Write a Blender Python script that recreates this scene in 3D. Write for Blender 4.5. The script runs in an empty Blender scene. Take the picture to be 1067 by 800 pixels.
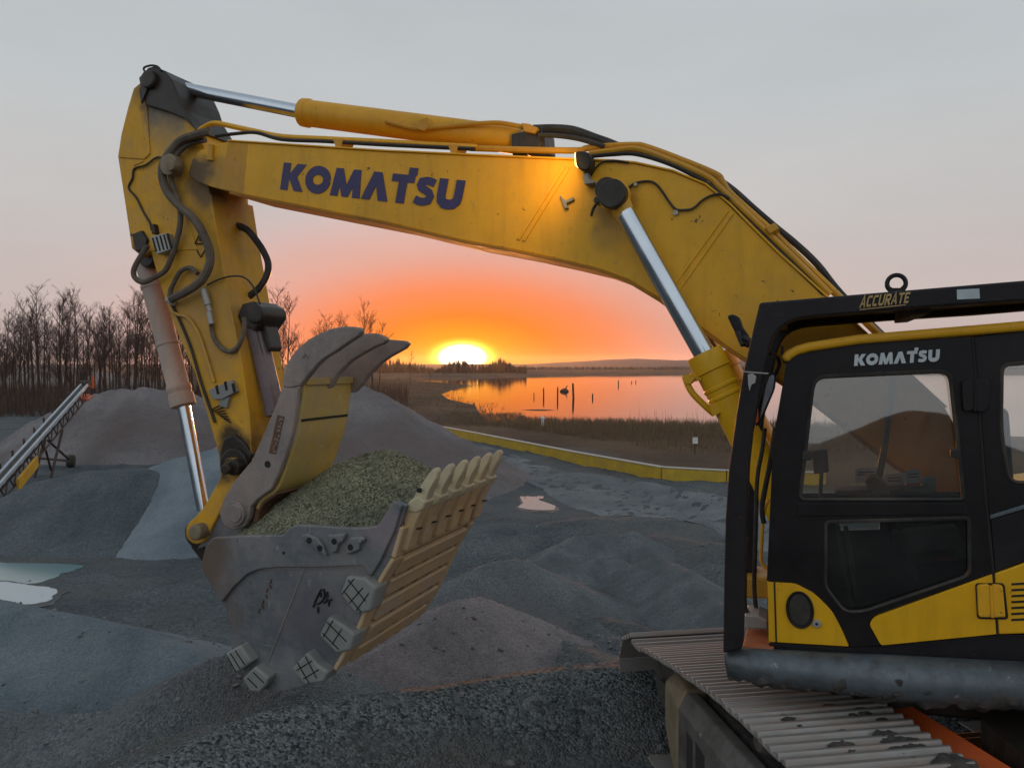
import bpy, bmesh, math, random
import numpy as np
from mathutils import Vector, Matrix, noise
random.seed(7); RNG = np.random.default_rng(7)
R = math.radians
SC = bpy.context.scene
COL = SC.collection

# ------------------------------------------------------------------ camera
CAM = Vector((0.0, 0.0, 2.9)); FPX = 800.0; TILT = math.atan(22 / 800)
cd = bpy.data.cameras.new('camera'); cam = bpy.data.objects.new('camera', cd); COL.objects.link(cam)
cam.location = CAM; cam.rotation_euler = (math.pi / 2 - TILT, 0, 0)
cd.sensor_width = 36; cd.sensor_fit = 'HORIZONTAL'; cd.lens = 36 * FPX / 1067
cd.clip_start = 0.05; cd.clip_end = 30000
SC.camera = cam
CF = Vector((0, math.cos(TILT), -math.sin(TILT))); CU = Vector((0, math.sin(TILT), math.cos(TILT))); CR = Vector((1, 0, 0))
def ray(px, py): return CR * ((px - 533.5) / FPX) + CF - CU * ((py - 400) / FPX)
def atdepth(px, py, d):
    r = ray(px, py); return CAM + r * (d / r.y)
def atz(px, py, z):
    r = ray(px, py); return CAM + r * ((z - CAM.z) / r.z)

# ------------------------------------------------------------------ sky, sun, exposure
SUN_AZ = math.atan((482 - 533.5) / 800); SUN_EL = R(0.40); LAMP_EL = R(.5)
w = bpy.data.worlds.new('World'); SC.world = w; w.use_nodes = True
nt = w.node_tree; nt.nodes.clear()
def N(t, kind, **kw):
    n = t.nodes.new(kind)
    for k, v in kw.items(): setattr(n, k, v)
    return n
def setramp(n, els, interp='EASE'):
    r = n.color_ramp; r.interpolation = interp
    while len(r.elements) > 1: r.elements.remove(r.elements[-1])
    r.elements[0].position = els[0][0]; r.elements[0].color = (*els[0][1], 1)
    for p, c in els[1:]:
        e = r.elements.new(p); e.color = (*c, 1)
def math_(t, op, a, b=None, clamp=False):
    n = N(t, 'ShaderNodeMath', operation=op); n.use_clamp = clamp
    for i, v in enumerate((a, b)):
        if v is None: continue
        if isinstance(v, (int, float)): n.inputs[i].default_value = v
        else: t.links.new(v, n.inputs[i])
    return n.outputs[0]
def mixc(t, fac, a, b, blend='MIX'):
    n = N(t, 'ShaderNodeMix', data_type='RGBA', blend_type=blend)
    for key, v in ((0, fac), (6, a), (7, b)):
        if isinstance(v, (int, float)): n.inputs[key].default_value = v
        elif isinstance(v, tuple): n.inputs[key].default_value = (*v, 1)
        else: t.links.new(v, n.inputs[key])
    return n.outputs[2]
tc = N(nt, 'ShaderNodeTexCoord')
mp = N(nt, 'ShaderNodeMapping', vector_type='POINT')
mp.inputs['Rotation'].default_value = (0, 0, SUN_AZ)          # turns the sun's azimuth onto +Y
nt.links.new(tc.outputs['Generated'], mp.inputs['Vector'])
sp = N(nt, 'ShaderNodeSeparateXYZ'); nt.links.new(mp.outputs[0], sp.inputs[0])
X, Y, Z = sp.outputs
el = N(nt, 'ShaderNodeValToRGB'); setramp(el, [(0.0, (.54, .43, .41)), (.10, (.60, .52, .50)), (.20, (.58, .565, .56)), (.34, (.535, .572, .59)), (.7, (.42, .475, .52)), (1, (.40, .455, .50))])
nt.links.new(Z, el.inputs[0])
elb = N(nt, 'ShaderNodeValToRGB'); setramp(elb, [(0.0, (.60, .65, .70)), (.2, (.72, .775, .82)), (.5, (.70, .755, .80)), (1, (.40, .455, .50))])
nt.links.new(Z, elb.inputs[0])
front = math_(nt, 'MULTIPLY_ADD', Y, .8); front.node.inputs[2].default_value = .35; front.node.use_clamp = True
base = mixc(nt, front, elb.outputs[0], el.outputs[0])
ze = math_(nt, 'MULTIPLY', math_(nt, 'SUBTRACT', Z, math.sin(SUN_EL)), 1.3)
xs = math_(nt, 'MULTIPLY', X, .58)
d2 = math_(nt, 'ADD', math_(nt, 'MULTIPLY', xs, xs), math_(nt, 'MULTIPLY', ze, ze))
back = math_(nt, 'LESS_THAN', Y, 0.0)
dd = math_(nt, 'ADD', math_(nt, 'SQRT', d2), back)
glow = N(nt, 'ShaderNodeValToRGB')
setramp(glow, [(0, (1, .85, .05)), (.019, (1, .62, .0)), (.035, (1, .34, .0)), (.07, (1, .22, .02)), (.11, (.96, .25, .10)), (.17, (.82, .36, .27)), (.25, (.69, .48, .45)), (.34, (.60, .52, .51))], 'LINEAR')
nt.links.new(dd, glow.inputs[0])
gf = N(nt, 'ShaderNodeValToRGB')
setramp(gf, [(0, (1, 1, 1)), (.11, (1, 1, 1)), (.19, (.72, .72, .72)), (.33, (0, 0, 0))], 'EASE')
nt.links.new(dd, gf.inputs[0])
c1 = mixc(nt, gf.outputs[0], base, glow.outputs[0])
# soft, uneven high cloud
cn = N(nt, 'ShaderNodeTexNoise'); cn.inputs['Scale'].default_value = 2.2; cn.inputs['Detail'].default_value = 5
cm = N(nt, 'ShaderNodeMapping'); cm.inputs['Scale'].default_value = (1, 1, 4)
nt.links.new(tc.outputs['Generated'], cm.inputs[0]); nt.links.new(cm.outputs[0], cn.inputs['Vector'])
cr = N(nt, 'ShaderNodeMapRange'); cr.inputs['From Min'].default_value = .3; cr.inputs['From Max'].default_value = .7
cr.inputs['To Min'].default_value = .95; cr.inputs['To Max'].default_value = 1.05
nt.links.new(cn.outputs[0], cr.inputs[0])
c1 = mixc(nt, 1.0, c1, cr.outputs[0], 'MULTIPLY')
# the sun's own bright disc and aureole
core = N(nt, 'ShaderNodeValToRGB'); setramp(core, [(0, (1, 1, 1)), (.015, (1, .95, .8)), (.025, (.26, .18, .03)), (.034, (.02, .008, 0)), (.06, (0, 0, 0))], 'EASE')
xc = math_(nt, 'MULTIPLY', X, .70); dc = math_(nt, 'ADD', math_(nt, 'SQRT', math_(nt, 'ADD', math_(nt, 'MULTIPLY', xc, xc), math_(nt, 'MULTIPLY', ze, ze))), back)
nt.links.new(dc, core.inputs[0])
c2 = mixc(nt, 1.0, c1, mixc(nt, 1.0, core.outputs[0], (3.0, 3.0, 3.0), 'MULTIPLY'), 'ADD')
sky = N(nt, 'ShaderNodeTexSky', sky_type='NISHITA'); sky.sun_disc = False; sky.sun_elevation = LAMP_EL; sky.sun_rotation = SUN_AZ
bg = N(nt, 'ShaderNodeBackground'); nt.links.new(c2, bg.inputs[0]); bg.inputs[1].default_value = .95
bg2 = N(nt, 'ShaderNodeBackground'); nt.links.new(sky.outputs[0], bg2.inputs[0]); bg2.inputs[1].default_value = .006
ad = N(nt, 'ShaderNodeAddShader'); nt.links.new(bg.outputs[0], ad.inputs[0]); nt.links.new(bg2.outputs[0], ad.inputs[1])
wo = N(nt, 'ShaderNodeOutputWorld'); nt.links.new(ad.outputs[0], wo.inputs[0])
sd = bpy.data.lights.new('sun', 'SUN'); sd.energy = 2.6; sd.angle = R(.6); sd.color = (1, .36, .10)
so = bpy.data.objects.new('sun', sd); COL.objects.link(so)
SUND = Vector((math.sin(SUN_AZ) * math.cos(LAMP_EL), math.cos(SUN_AZ) * math.cos(LAMP_EL), math.sin(LAMP_EL)))
so.rotation_euler = (-SUND).to_track_quat('-Z', 'Y').to_euler()
SC.view_settings.view_transform = 'Standard'; SC.view_settings.look = 'None'
SC.view_settings.exposure = 0.0; SC.view_settings.gamma = 1.0; SC.view_settings.use_curve_mapping = False
SC.render.engine = 'CYCLES'
SC.cycles.max_bounces = 6; SC.cycles.transparent_max_bounces = 12; SC.cycles.use_denoising = True

# ------------------------------------------------------------------ materials
def rgb(t, c):
    n = N(t, 'ShaderNodeRGB'); n.outputs[0].default_value = (*c, 1); return n.outputs[0]
def noise_fac(t, vec, scale, lo, hi, detail=6, rough=.6):
    n = N(t, 'ShaderNodeTexNoise'); n.inputs['Scale'].default_value = scale; n.inputs['Detail'].default_value = detail; n.inputs['Roughness'].default_value = rough
    t.links.new(vec, n.inputs['Vector'])
    m = N(t, 'ShaderNodeMapRange'); m.inputs['From Min'].default_value = lo; m.inputs['From Max'].default_value = hi
    t.links.new(n.outputs[0], m.inputs[0]); return m.outputs[0]
def newmat(name):
    m = bpy.data.materials.new(name); m.use_nodes = True; t = m.node_tree; t.nodes.clear()
    b = N(t, 'ShaderNodeBsdfPrincipled'); o = N(t, 'ShaderNodeOutputMaterial'); t.links.new(b.outputs[0], o.inputs[0])
    tcn = N(t, 'ShaderNodeTexCoord')
    return m, t, b, tcn.outputs['Object'], o
def setin(t, b, key, v):
    if isinstance(v, (int, float)): b.inputs[key].default_value = v
    elif isinstance(v, tuple): b.inputs[key].default_value = (*v, 1)
    else: t.links.new(v, b.inputs[key])
def bump(t, b, h, strength=.3, dist=.01):
    n = N(t, 'ShaderNodeBump'); n.inputs['Strength'].default_value = strength; n.inputs['Distance'].default_value = dist
    t.links.new(h, n.inputs['Height']); t.links.new(n.outputs[0], b.inputs['Normal'])
def worn(name, col, dust=None, dustamt=.35, chip=None, chipamt=.0, rough=.45, metal=0.0, streak=True, scale=1.0, bmp=.12, stains=(), scratch=None, spec=.35):
    """paint or steel with patchy dust, small chips, scratches and vertical run marks"""
    m, t, b, v, o = newmat(name)
    c = rgb(t, col)
    c = mixc(t, noise_fac(t, v, 1.3 * scale, .35, .7), c, tuple(x * .80 for x in col))
    if streak:
        mpn = N(t, 'ShaderNodeMapping'); mpn.inputs['Scale'].default_value = (9, 9, .9); t.links.new(v, mpn.inputs[0])
        c = mixc(t, math_(t, 'MULTIPLY', noise_fac(t, mpn.outputs[0], 1.6 * scale, .52, .78), .35), c, tuple(x * .45 for x in col))
    if dust:
        f = math_(t, 'MULTIPLY', noise_fac(t, v, 2.1 * scale, .40, .68, 9, .68), dustamt, True)
        c = mixc(t, f, c, dust)
        f = math_(t, 'MULTIPLY', noise_fac(t, v, 14 * scale, .48, .75, 6, .7), dustamt * .7, True)
        c = mixc(t, f, c, dust)
    if chip:
        f = math_(t, 'MULTIPLY', noise_fac(t, v, 9 * scale, .645, .67, 8, .72), chipamt, True)
        c = mixc(t, f, c, chip)
        f = math_(t, 'MULTIPLY', noise_fac(t, v, 31 * scale, .70, .73, 3, .6), chipamt * .8, True)
        c = mixc(t, f, c, tuple(x * .5 for x in chip))
    if scratch:
        for sc_, rot in (((2, 2, 40), .5), ((40, 3, 3), .2), ((3, 30, 5), 1.1)):
            ms = N(t, 'ShaderNodeMapping'); ms.inputs['Scale'].default_value = sc_; ms.inputs['Rotation'].default_value = (rot, rot * .7, rot); t.links.new(v, ms.inputs[0])
            c = mixc(t, math_(t, 'MULTIPLY', noise_fac(t, ms.outputs[0], 1.3, .64, .72, 5, .6), .55, True), c, scratch)
    b.inputs['Specular IOR Level'].default_value = spec
    for p, rad, scol, amt in stains:
        nz = N(t, 'ShaderNodeTexNoise'); nz.inputs['Scale'].default_value = 4.5; nz.inputs['Detail'].default_value = 7; t.links.new(v, nz.inputs['Vector'])
        vd = N(t, 'ShaderNodeVectorMath', operation='DISTANCE'); t.links.new(v, vd.inputs[0]); vd.inputs[1].default_value = tuple(p)
        q = math_(t, 'ADD', vd.outputs['Value'], math_(t, 'MULTIPLY', math_(t, 'SUBTRACT', nz.outputs[0], .5), rad * 1.6))
        mr = N(t, 'ShaderNodeMapRange'); mr.inputs['From Min'].default_value = rad; mr.inputs['From Max'].default_value = rad * .45; t.links.new(q, mr.inputs[0])
        c = mixc(t, math_(t, 'MULTIPLY', mr.outputs[0], amt), c, scol)
    setin(t, b, 'Base Color', c)
    rr = N(t, 'ShaderNodeMapRange'); rr.inputs['To Min'].default_value = rough * .8; rr.inputs['To Max'].default_value = min(1, rough * 1.35)
    t.links.new(noise_fac(t, v, 6 * scale, .3, .7), rr.inputs[0]); t.links.new(rr.outputs[0], b.inputs['Roughness'])
    b.inputs['Metallic'].default_value = metal
    if bmp: bump(t, b, noise_fac(t, v, 28 * scale, .2, .8), bmp, .004)
    return m
def gravelmat(name, a, bcol, stone=38.0, big=.25, tint=None, bstr=.9, bd=.03, rough=.95):
    m, t, b, v, o = newmat(name)
    vo = N(t, 'ShaderNodeTexVoronoi'); vo.inputs['Scale'].default_value = stone; t.links.new(v, vo.inputs['Vector'])
    vo2 = N(t, 'ShaderNodeTexVoronoi'); vo2.inputs['Scale'].default_value = stone * .38; t.links.new(v, vo2.inputs['Vector'])
    msk = noise_fac(t, v, stone * .06, .50, .60, 4)
    sepc = N(t, 'ShaderNodeSeparateColor'); t.links.new(vo.outputs['Color'], sepc.inputs[0])
    sep2 = N(t, 'ShaderNodeSeparateColor'); t.links.new(vo2.outputs['Color'], sep2.inputs[0])
    c = mixc(t, mixc(t, math_(t, 'MULTIPLY', msk, .65), sepc.outputs[0], sep2.outputs[0]), a, bcol)
    c = mixc(t, noise_fac(t, v, big, .38, .62, 7, .6), c, mixc(t, 1.0, c, (.62, .66, .70), 'MULTIPLY'))
    if tint: c = mixc(t, noise_fac(t, v, big * .6, .45, .7, 4), c, tint)
    setin(t, b, 'Base Color', c); b.inputs['Roughness'].default_value = rough; b.inputs['Specular IOR Level'].default_value = .25
    h1 = math_(t, 'MULTIPLY_ADD', vo.outputs['Distance'], -1.0); t.links.new(math_(t, 'MULTIPLY', math_(t, 'MULTIPLY', vo2.outputs['Distance'], msk), -1.4), h1.node.inputs[2])
    h2 = noise_fac(t, v, 5.0, .2, .8, 8, .65)
    bump(t, b, math_(t, 'MULTIPLY_ADD', h2, 1.4), bstr, bd)
    return m, t, b, v, h1, h2
def gravel(*a, **k):
    m, t, b, v, h1, h2 = gravelmat(*a, **k)
    bn = [n for n in t.nodes if n.type == 'BUMP'][0]
    hs = math_(t, 'ADD', h1, math_(t, 'MULTIPLY', h2, 1.6)); t.links.new(hs, bn.inputs['Height'])
    return m
def glassmat(name, tint, ior=1.7, dirt=.12, dirtcol=(.35, .33, .3)):
    m, t, b, v, o = newmat(name); t.nodes.remove(b)
    tr = N(t, 'ShaderNodeBsdfTransparent'); tr.inputs[0].default_value = (*tint, 1)
    gl = N(t, 'ShaderNodeBsdfGlossy'); gl.inputs['Roughness'].default_value = .02
    fr = N(t, 'ShaderNodeFresnel'); fr.inputs[0].default_value = ior
    df = N(t, 'ShaderNodeBsdfDiffuse'); df.inputs[0].default_value = (*dirtcol, 1)
    m1 = N(t, 'ShaderNodeMixShader'); t.links.new(math_(t, 'MULTIPLY', noise_fac(t, v, 3.5, .40, .75, 8, .7), dirt, True), m1.inputs[0]); t.links.new(tr.outputs[0], m1.inputs[1]); t.links.new(df.outputs[0], m1.inputs[2])
    m2 = N(t, 'ShaderNodeMixShader'); t.links.new(fr.outputs[0], m2.inputs[0]); t.links.new(m1.outputs[0], m2.inputs[1]); t.links.new(gl.outputs[0], m2.inputs[2])
    t.links.new(m2.outputs[0], o.inputs[0]); return m
def plain(name, col, rough=.6, metal=0.0, emit=None, es=0.0):
    m, t, b, v, o = newmat(name)
    c = mixc(t, noise_fac(t, v, 7, .35, .7), col, tuple(x * .7 for x in col))
    setin(t, b, 'Base Color', c); b.inputs['Roughness'].default_value = rough; b.inputs['Metallic'].default_value = metal
    if emit: b.inputs['Emission Color'].default_value = (*emit, 1); b.inputs['Emission Strength'].default_value = es
    return m
M = {}
M['yellow'] = worn('yellow_paint', (.80, .40, .010), (.30, .19, .07), .34, (.05, .03, .02), 1.0, .42)
M['yellow_clean'] = worn('clean_yellow_paint', (.78, .41, .008), (.30, .20, .06), .08, (.06, .04, .02), .4, .35)
M['yellow_arm'] = worn('dusty_yellow_paint', (.55, .31, .025), (.27, .19, .11), .75, (.05, .03, .02), 1.0, .6)
M['yellow_orange'] = worn('cylinder_yellow_paint', (.62, .30, .015), (.25, .15, .06), .35, (.06, .03, .02), .6, .45)
M['cream'] = worn('worn_cream_yellow_paint', (.58, .40, .20), (.44, .33, .26), .8, (.20, .13, .08), 1.0, .6, scratch=(.34, .26, .18))
M['tooth'] = worn('worn_pale_yellow_steel', (.54, .46, .29), (.36, .31, .25), .7, (.16, .12, .09), .9, .55)
M['bucket'] = worn('scoured_grey_steel', (.155, .165, .18), (.26, .24, .225), .75, (.085, .065, .055), .9, .55, .25, scratch=(.36, .36, .36))
M['shroud'] = worn('pale_wear_block_steel', (.27, .275, .26), (.20, .195, .185), .5, (.15, .13, .12), .5, .6, .1)
M['thumb_steel'] = worn('dusty_brown_grey_steel', (.25, .215, .20), (.38, .30, .26), .7, (.09, .07, .06), .7, .6, .15)
M['thumb_yellow'] = worn('scratched_yellow_paint', (.50, .35, .07), (.36, .29, .17), .75, (.62, .52, .30), 1.0, .6, scratch=(.55, .47, .30))
M['pinkdust'] = worn('dusty_pale_cylinder_paint', (.46, .34, .27), (.38, .32, .29), .8, (.12, .08, .06), .6, .6)
M['purple_steel'] = worn('dusty_purple_grey_steel', (.17, .14, .16), (.28, .21, .20), .5, None, 0, .5, .2)
M['oily'] = worn('oily_black_grease', (.020, .016, .014), (.10, .075, .05), .28, None, 0, .38)
M['dusty_pin'] = worn('dusty_pin_steel', (.22, .17, .10), (.32, .27, .2), .6, None, 0, .6, .2)
M['chrome'] = worn('chrome_rod', (.62, .68, .74), (.25, .24, .24), .12, None, 0, .17, 1.0, False, 1.0, 0)
M['black'] = worn('black_cab_paint', (.011, .0095, .0105), (.05, .042, .04), .16, None, 0, .36, spec=.25)
M['black_guard'] = worn('black_guard_steel', (.012, .0105, .0125), (.055, .045, .04), .2, (.10, .05, .03), .4, .5, spec=.25)
M['rubber'] = worn('black_rubber_hose', (.020, .019, .018), (.11, .09, .07), .5, None, 0, .55, 0, False)
M['dusty_hose'] = worn('dusty_brown_hose', (.085, .065, .05), (.20, .16, .12), .7, None, 0, .7, 0, False)
M['fitting'] = worn('dusty_zinc_fitting', (.40, .40, .38), (.30, .26, .22), .6, None, 0, .5, .4)
M['tube'] = worn('scuffed_dark_tube', (.135, .165, .185), (.04, .034, .03), .85, (.26, .29, .31), .9, .42, .35)
M['shoe'] = worn('worn_track_steel', (.30, .29, .28), (.33, .25, .20), .6, (.12, .08, .05), .7, .45, .45, False)
M['track_mud'] = worn('muddy_track_steel', (.075, .07, .065), (.20, .175, .15), .7, None, 0, .8, .1)
M['orange_and_sun'] = worn('orange_and_sunlit_paint', (.62, .105, .022), (.30, .10, .05), .35, (.08, .04, .03), .6, .5)  # orange paint; on inner rail and conveyor head it stands for sunlight
M['logo_blue'] = plain('dark_blue_letter_film', (.032, .024, .115), .45)
M['logo_white'] = plain('pale_letter_film', (.55, .60, .62), .4)
M['logo_gold'] = plain('gold_letter_film', (.50, .33, .12), .4)
M['label'] = plain('pale_sticker', (.45, .52, .54), .4)
M['paper'] = plain('paper_sheet', (.65, .66, .66), .8)
M['paper_blue'] = plain('light_blue_paper', (.38, .52, .60), .8)
M['paper_red'] = plain('red_print', (.45, .07, .05), .8)
M['ink'] = plain('black_marker', (.008, .008, .01), .5)
M['groove'] = plain('dark_groove_tone', (.022, .02, .018), .95)  # near-black shared by slots, seams, holes and small printed marks
M['seat'] = plain('dark_seat_cloth', (.03, .032, .034), .9)
M['console'] = plain('grey_plastic', (.075, .08, .082), .6)
M['glass'] = glassmat('cab_glass', (.95, .95, .92), 2.2, .08, (.36, .32, .24))
M['far_glass'] = glassmat('far_cab_glass', (.97, .97, .95), 1.15, .05, (.36, .32, .24))
M['glass_dark'] = glassmat('dark_cab_glass', (.66, .68, .66), 1.7, .10, (.22, .22, .2))
M['mirror'] = plain('mirror_glass', (.55, .55, .58), .05, 1.0)
M['lamp_lens'] = plain('lit_lamp_lens', (.9, .8, .5), .3, 0, (1, .62, .16), 5)
M['ground'] = gravel('wet_gravel_ground', (.088, .105, .114), (.200, .222, .230), 28, .45, (.145, .145, .145), 1.0, .06)
M['haul'] = gravel('pale_wet_haul_track', (.15, .165, .172), (.215, .23, .237), 40, .5, (.11, .12, .125), .6, .02)
M['pile_dark'] = gravel('dark_blue_gravel', (.07, .085, .095), (.13, .145, .155), 30, .5, None, .6, .02)
M['pile_light'] = gravel('pale_blue_grey_sand', (.15, .185, .208), (.22, .255, .28), 60, .5, None, .5, .02)
M['pile_mauve'] = gravel('mauve_grey_crushed_stone', (.215, .20, .205), (.32, .295, .295), 26, .25, (.17, .135, .125), .9, .06)
M['pile_near'] = gravel('near_coarse_gravel', (.036, .045, .049), (.28, .30, .30), 50, .9, (.14, .13, .12), 1.0, .035)
M['pile_mid'] = gravel('mid_grey_gravel', (.10, .114, .122), (.225, .245, .253), 52, .5, (.155, .145, .145), .9, .03)
M['pile_fine'] = gravel('fine_blue_grey_gravel', (.118, .146, .162), (.205, .24, .26), 70, .6, None, .7, .015)
M['pile_pink'] = gravel('fine_mauve_gravel', (.165, .15, .155), (.27, .245, .245), 60, .8, None, .8, .02)
M['pile_wave'] = gravel('banded_grey_gravel', (.112, .132, .142), (.215, .24, .25), 55, 1.2, (.13, .14, .145), .9, .03)
M['load'] = gravel('olive_pea_gravel', (.045, .047, .032), (.54, .53, .35), 95, 1.5, None, 1.0, .025)
M['bark'] = plain('dark_bark', (.050, .034, .027), .9)
M['twig'] = plain('dark_twig', (.085, .050, .036), .9)
M['brush'] = plain('red_brown_brush', (.095, .058, .042), .95)
M['grass'] = plain('dry_brown_grass', (.17, .115, .065), .95)
M['reed'] = plain('dark_dry_reed', (.12, .075, .045), .95)
M['wood'] = plain('weathered_piling_wood', (.05, .038, .03), .9)
M['barrier'] = worn('yellow_barrier_paint', (.55, .36, .02), (.22, .16, .08), .4, None, 0, .6)
M['barrier_top'] = plain('pale_barrier_edge', (.45, .42, .35), .6)
M['white_paint'] = plain('white_sign_paint', (.72, .72, .70), .6)
M['conv_rail'] = worn('pale_galvanised_rail', (.48, .53, .58), (.3, .3, .3), .3, None, 0, .5, .3)
M['conv_dark'] = worn('rusty_dark_frame', (.055, .04, .035), (.12, .07, .05), .5, None, 0, .8)
M['hill'] = plain('wooded_hill', (.055, .05, .06), 1.0)
M['hill_far'] = plain('far_wooded_hill', (.06, .06, .075), 1.0)
def watermat():
    m, t, b, v, o = newmat('lake_water')
    setin(t, b, 'Base Color', (.02, .022, .025)); b.inputs['Roughness'].default_value = .06; b.inputs['IOR'].default_value = 1.33
    b.inputs['Specular IOR Level'].default_value = .9
    mpn = N(t, 'ShaderNodeMapping'); mpn.inputs['Scale'].default_value = (.15, .5, 1); t.links.new(v, mpn.inputs[0])
    bump(t, b, noise_fac(t, mpn.outputs[0], 1.0, .3, .7, 4), .05, .05); return m
M['water'] = watermat()
def soil_mask():
    m = M['ground']; t = m.node_tree; b = [n for n in t.nodes if n.type == 'BSDF_PRINCIPLED'][0]; v = [n for n in t.nodes if n.type == 'TEX_COORD'][0].outputs['Object']
    A, B = atz(430, 449, FLOOR), atz(690, 499, FLOOR); e = (B - A).normalized(); nn = Vector((-e.y, e.x, 0))
    if nn.y < 0: nn = -nn
    dt = N(t, 'ShaderNodeVectorMath', operation='DOT_PRODUCT'); t.links.new(v, dt.inputs[0]); dt.inputs[1].default_value = nn
    q = math_(t, 'SUBTRACT', dt.outputs['Value'], nn.dot(A) + 1.2)
    q = math_(t, 'ADD', q, math_(t, 'MULTIPLY', math_(t, 'SUBTRACT', noise_fac(t, v, .3, .2, .8), .5), 3.0))
    f = N(t, 'ShaderNodeMapRange'); f.inputs['From Max'].default_value = 2.5; t.links.new(q, f.inputs[0])
    src = b.inputs['Base Color'].links[0].from_socket
    soil = mixc(t, noise_fac(t, v, .12, .35, .65, 7), (.085, .055, .038), (.16, .105, .065))
    c = mixc(t, f.outputs[0], src, soil); t.links.new(c, b.inputs['Base Color'])
def puddlemat(name, col, rough=.03):
    m, t, b, v, o = newmat(name); setin(t, b, 'Base Color', col); b.inputs['Roughness'].default_value = rough; b.inputs['Specular IOR Level'].default_value = 1.0; b.inputs['IOR'].default_value = 1.5
    bump(t, b, noise_fac(t, v, 1.5, .3, .7, 3), .03, .02); return m
M['puddle'] = puddlemat('puddle_water', (.10, .085, .08))
M['pond'] = puddlemat('cloudy_teal_water', (.13, .23, .24), .15)
M['ice'] = puddlemat('pale_ice_sheet', (.46, .50, .52), .4)

# ------------------------------------------------------------------ mesh helpers
class MB:
    def __init__(s): s.v = []; s.f = []
    def add(s, vs, fs):
        k = len(s.v); s.v += [tuple(x) for x in vs]; s.f += [tuple(i + k for i in f) for f in fs]; return s
    def prism(s, A, B):
        n = len(A)
        return s.add(list(A) + list(B), [tuple(range(n)), tuple(range(2 * n - 1, n - 1, -1))] + [(i, i + n, (i + 1) % n + n, (i + 1) % n) for i in range(n)])
    def box(s, c, a, b, d):
        c = Vector(c); P = [c + a * i + b * j + d * k for k in (-1, 1) for j in (-1, 1) for i in (-1, 1)]
        return s.add(P, [(0, 1, 3, 2), (4, 6, 7, 5), (0, 4, 5, 1), (2, 3, 7, 6), (0, 2, 6, 4), (1, 5, 7, 3)])
    def tube(s, pts, r, n=8, caps=True):
        pts = [Vector(p) for p in pts]; rs = r if isinstance(r, (list, tuple)) else [r] * len(pts)
        rings = []; prev = None
        for i, p in enumerate(pts):
            t = (pts[min(i + 1, len(pts) - 1)] - pts[max(i - 1, 0)])
            if t.length < 1e-9: t = Vector((0, 0, 1))
            t.normalize()
            if prev is None:
                u = t.orthogonal().normalized()
            else:
                u = prev - t * prev.dot(t)
                u = u.normalized() if u.length > 1e-6 else t.orthogonal().normalized()
            prev = u; q = t.cross(u)
            rings.append([p + (u * math.cos(2 * math.pi * k / n) + q * math.sin(2 * math.pi * k / n)) * rs[i] for k in range(n)])
        vs = [x for rg in rings for x in rg]; fs = []
        for i in range(len(pts) - 1):
            for k in range(n):
                a = i * n + k; b2 = i * n + (k + 1) % n
                fs.append((a, b2, b2 + n, a + n))
        if caps: fs += [tuple(range(n - 1, -1, -1)), tuple(range((len(pts) - 1) * n, len(pts) * n))]
        return s.add(vs, fs)
    def cyl(s, p0, p1, r0, r1=None, n=24): return s.tube([p0, p1], [r0, r0 if r1 is None else r1], n)
    def lathe(s, p0, p1, prof, n=28):
        """prof: (fraction along p0-p1, radius)"""
        p0, p1 = Vector(p0), Vector(p1); t = (p1 - p0).normalized(); u = t.orthogonal().normalized(); q = t.cross(u); vs = []; fs = []
        for a, r in prof:
            c = p0.lerp(p1, a)
            vs += [c + (u * math.cos(2 * math.pi * k / n) + q * math.sin(2 * math.pi * k / n)) * r for k in range(n)]
        for i in range(len(prof) - 1):
            for k in range(n):
                a = i * n + k; b2 = i * n + (k + 1) % n; fs.append((a, b2, b2 + n, a + n))
        fs += [tuple(range(n - 1, -1, -1)), tuple(range((len(prof) - 1) * n, len(prof) * n))]
        return s.add(vs, fs)
def smooth(pts, k=6, closed=False):
    P = [Vector(p) for p in pts]
    if len(P) < 3: return P
    out = []
    for i in range(len(P) - 1):
        p0, p1, p2, p3 = P[max(i - 1, 0)], P[i], P[i + 1], P[min(i + 2, len(P) - 1)]
        for j in range(k):
            t = j / k
            out.append(.5 * ((2 * p1) + (p2 - p0) * t + (2 * p0 - 5 * p1 + 4 * p2 - p3) * t * t + (3 * p1 - p0 - 3 * p2 + p3) * t ** 3))
    out.append(P[-1]); return out
def link(name, me, mat, parent=None, off=None):
    o = bpy.data.objects.new(name, me); COL.objects.link(o)
    if mat is not None: me.materials.append(mat)
    if parent is not None: o.parent = parent
    return o
def build(name, mb, mat, parent=None, bevel=0.0, sm=False, seg=2, off=None):
    me = bpy.data.meshes.new(name)
    vs = mb.v
    if off is not None: vs = [(x - off[0], y - off[1], z - off[2]) for x, y, z in vs]
    me.from_pydata(vs, [], mb.f)
    bm = bmesh.new(); bm.from_mesh(me); bmesh.ops.recalc_face_normals(bm, faces=bm.faces); bm.to_mesh(me); bm.free()
    if sm: me.polygons.foreach_set('use_smooth', [True] * len(me.polygons)); 
    o = link(name, me, mat, parent)
    if sm:
        try: me.set_sharp_from_angle(angle=R(40))
        except Exception: pass
    if bevel:
        md = o.modifiers.new('edge', 'BEVEL'); md.width = bevel; md.segments = seg; md.limit_method = 'ANGLE'; md.angle_limit = R(35); md.use_clamp_overlap = True
    return o
def tag(o, label=None, cat=None, group=None, kind=None):
    if label: o['label'] = label
    if cat: o['category'] = cat
    if group: o['group'] = group
    if kind: o['kind'] = kind
    return o
def empty(name, loc, label, cat, group=None):
    o = bpy.data.objects.new(name, None); COL.objects.link(o); o.location = loc; o.empty_display_size = .3
    return tag(o, label, cat, group)
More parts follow.
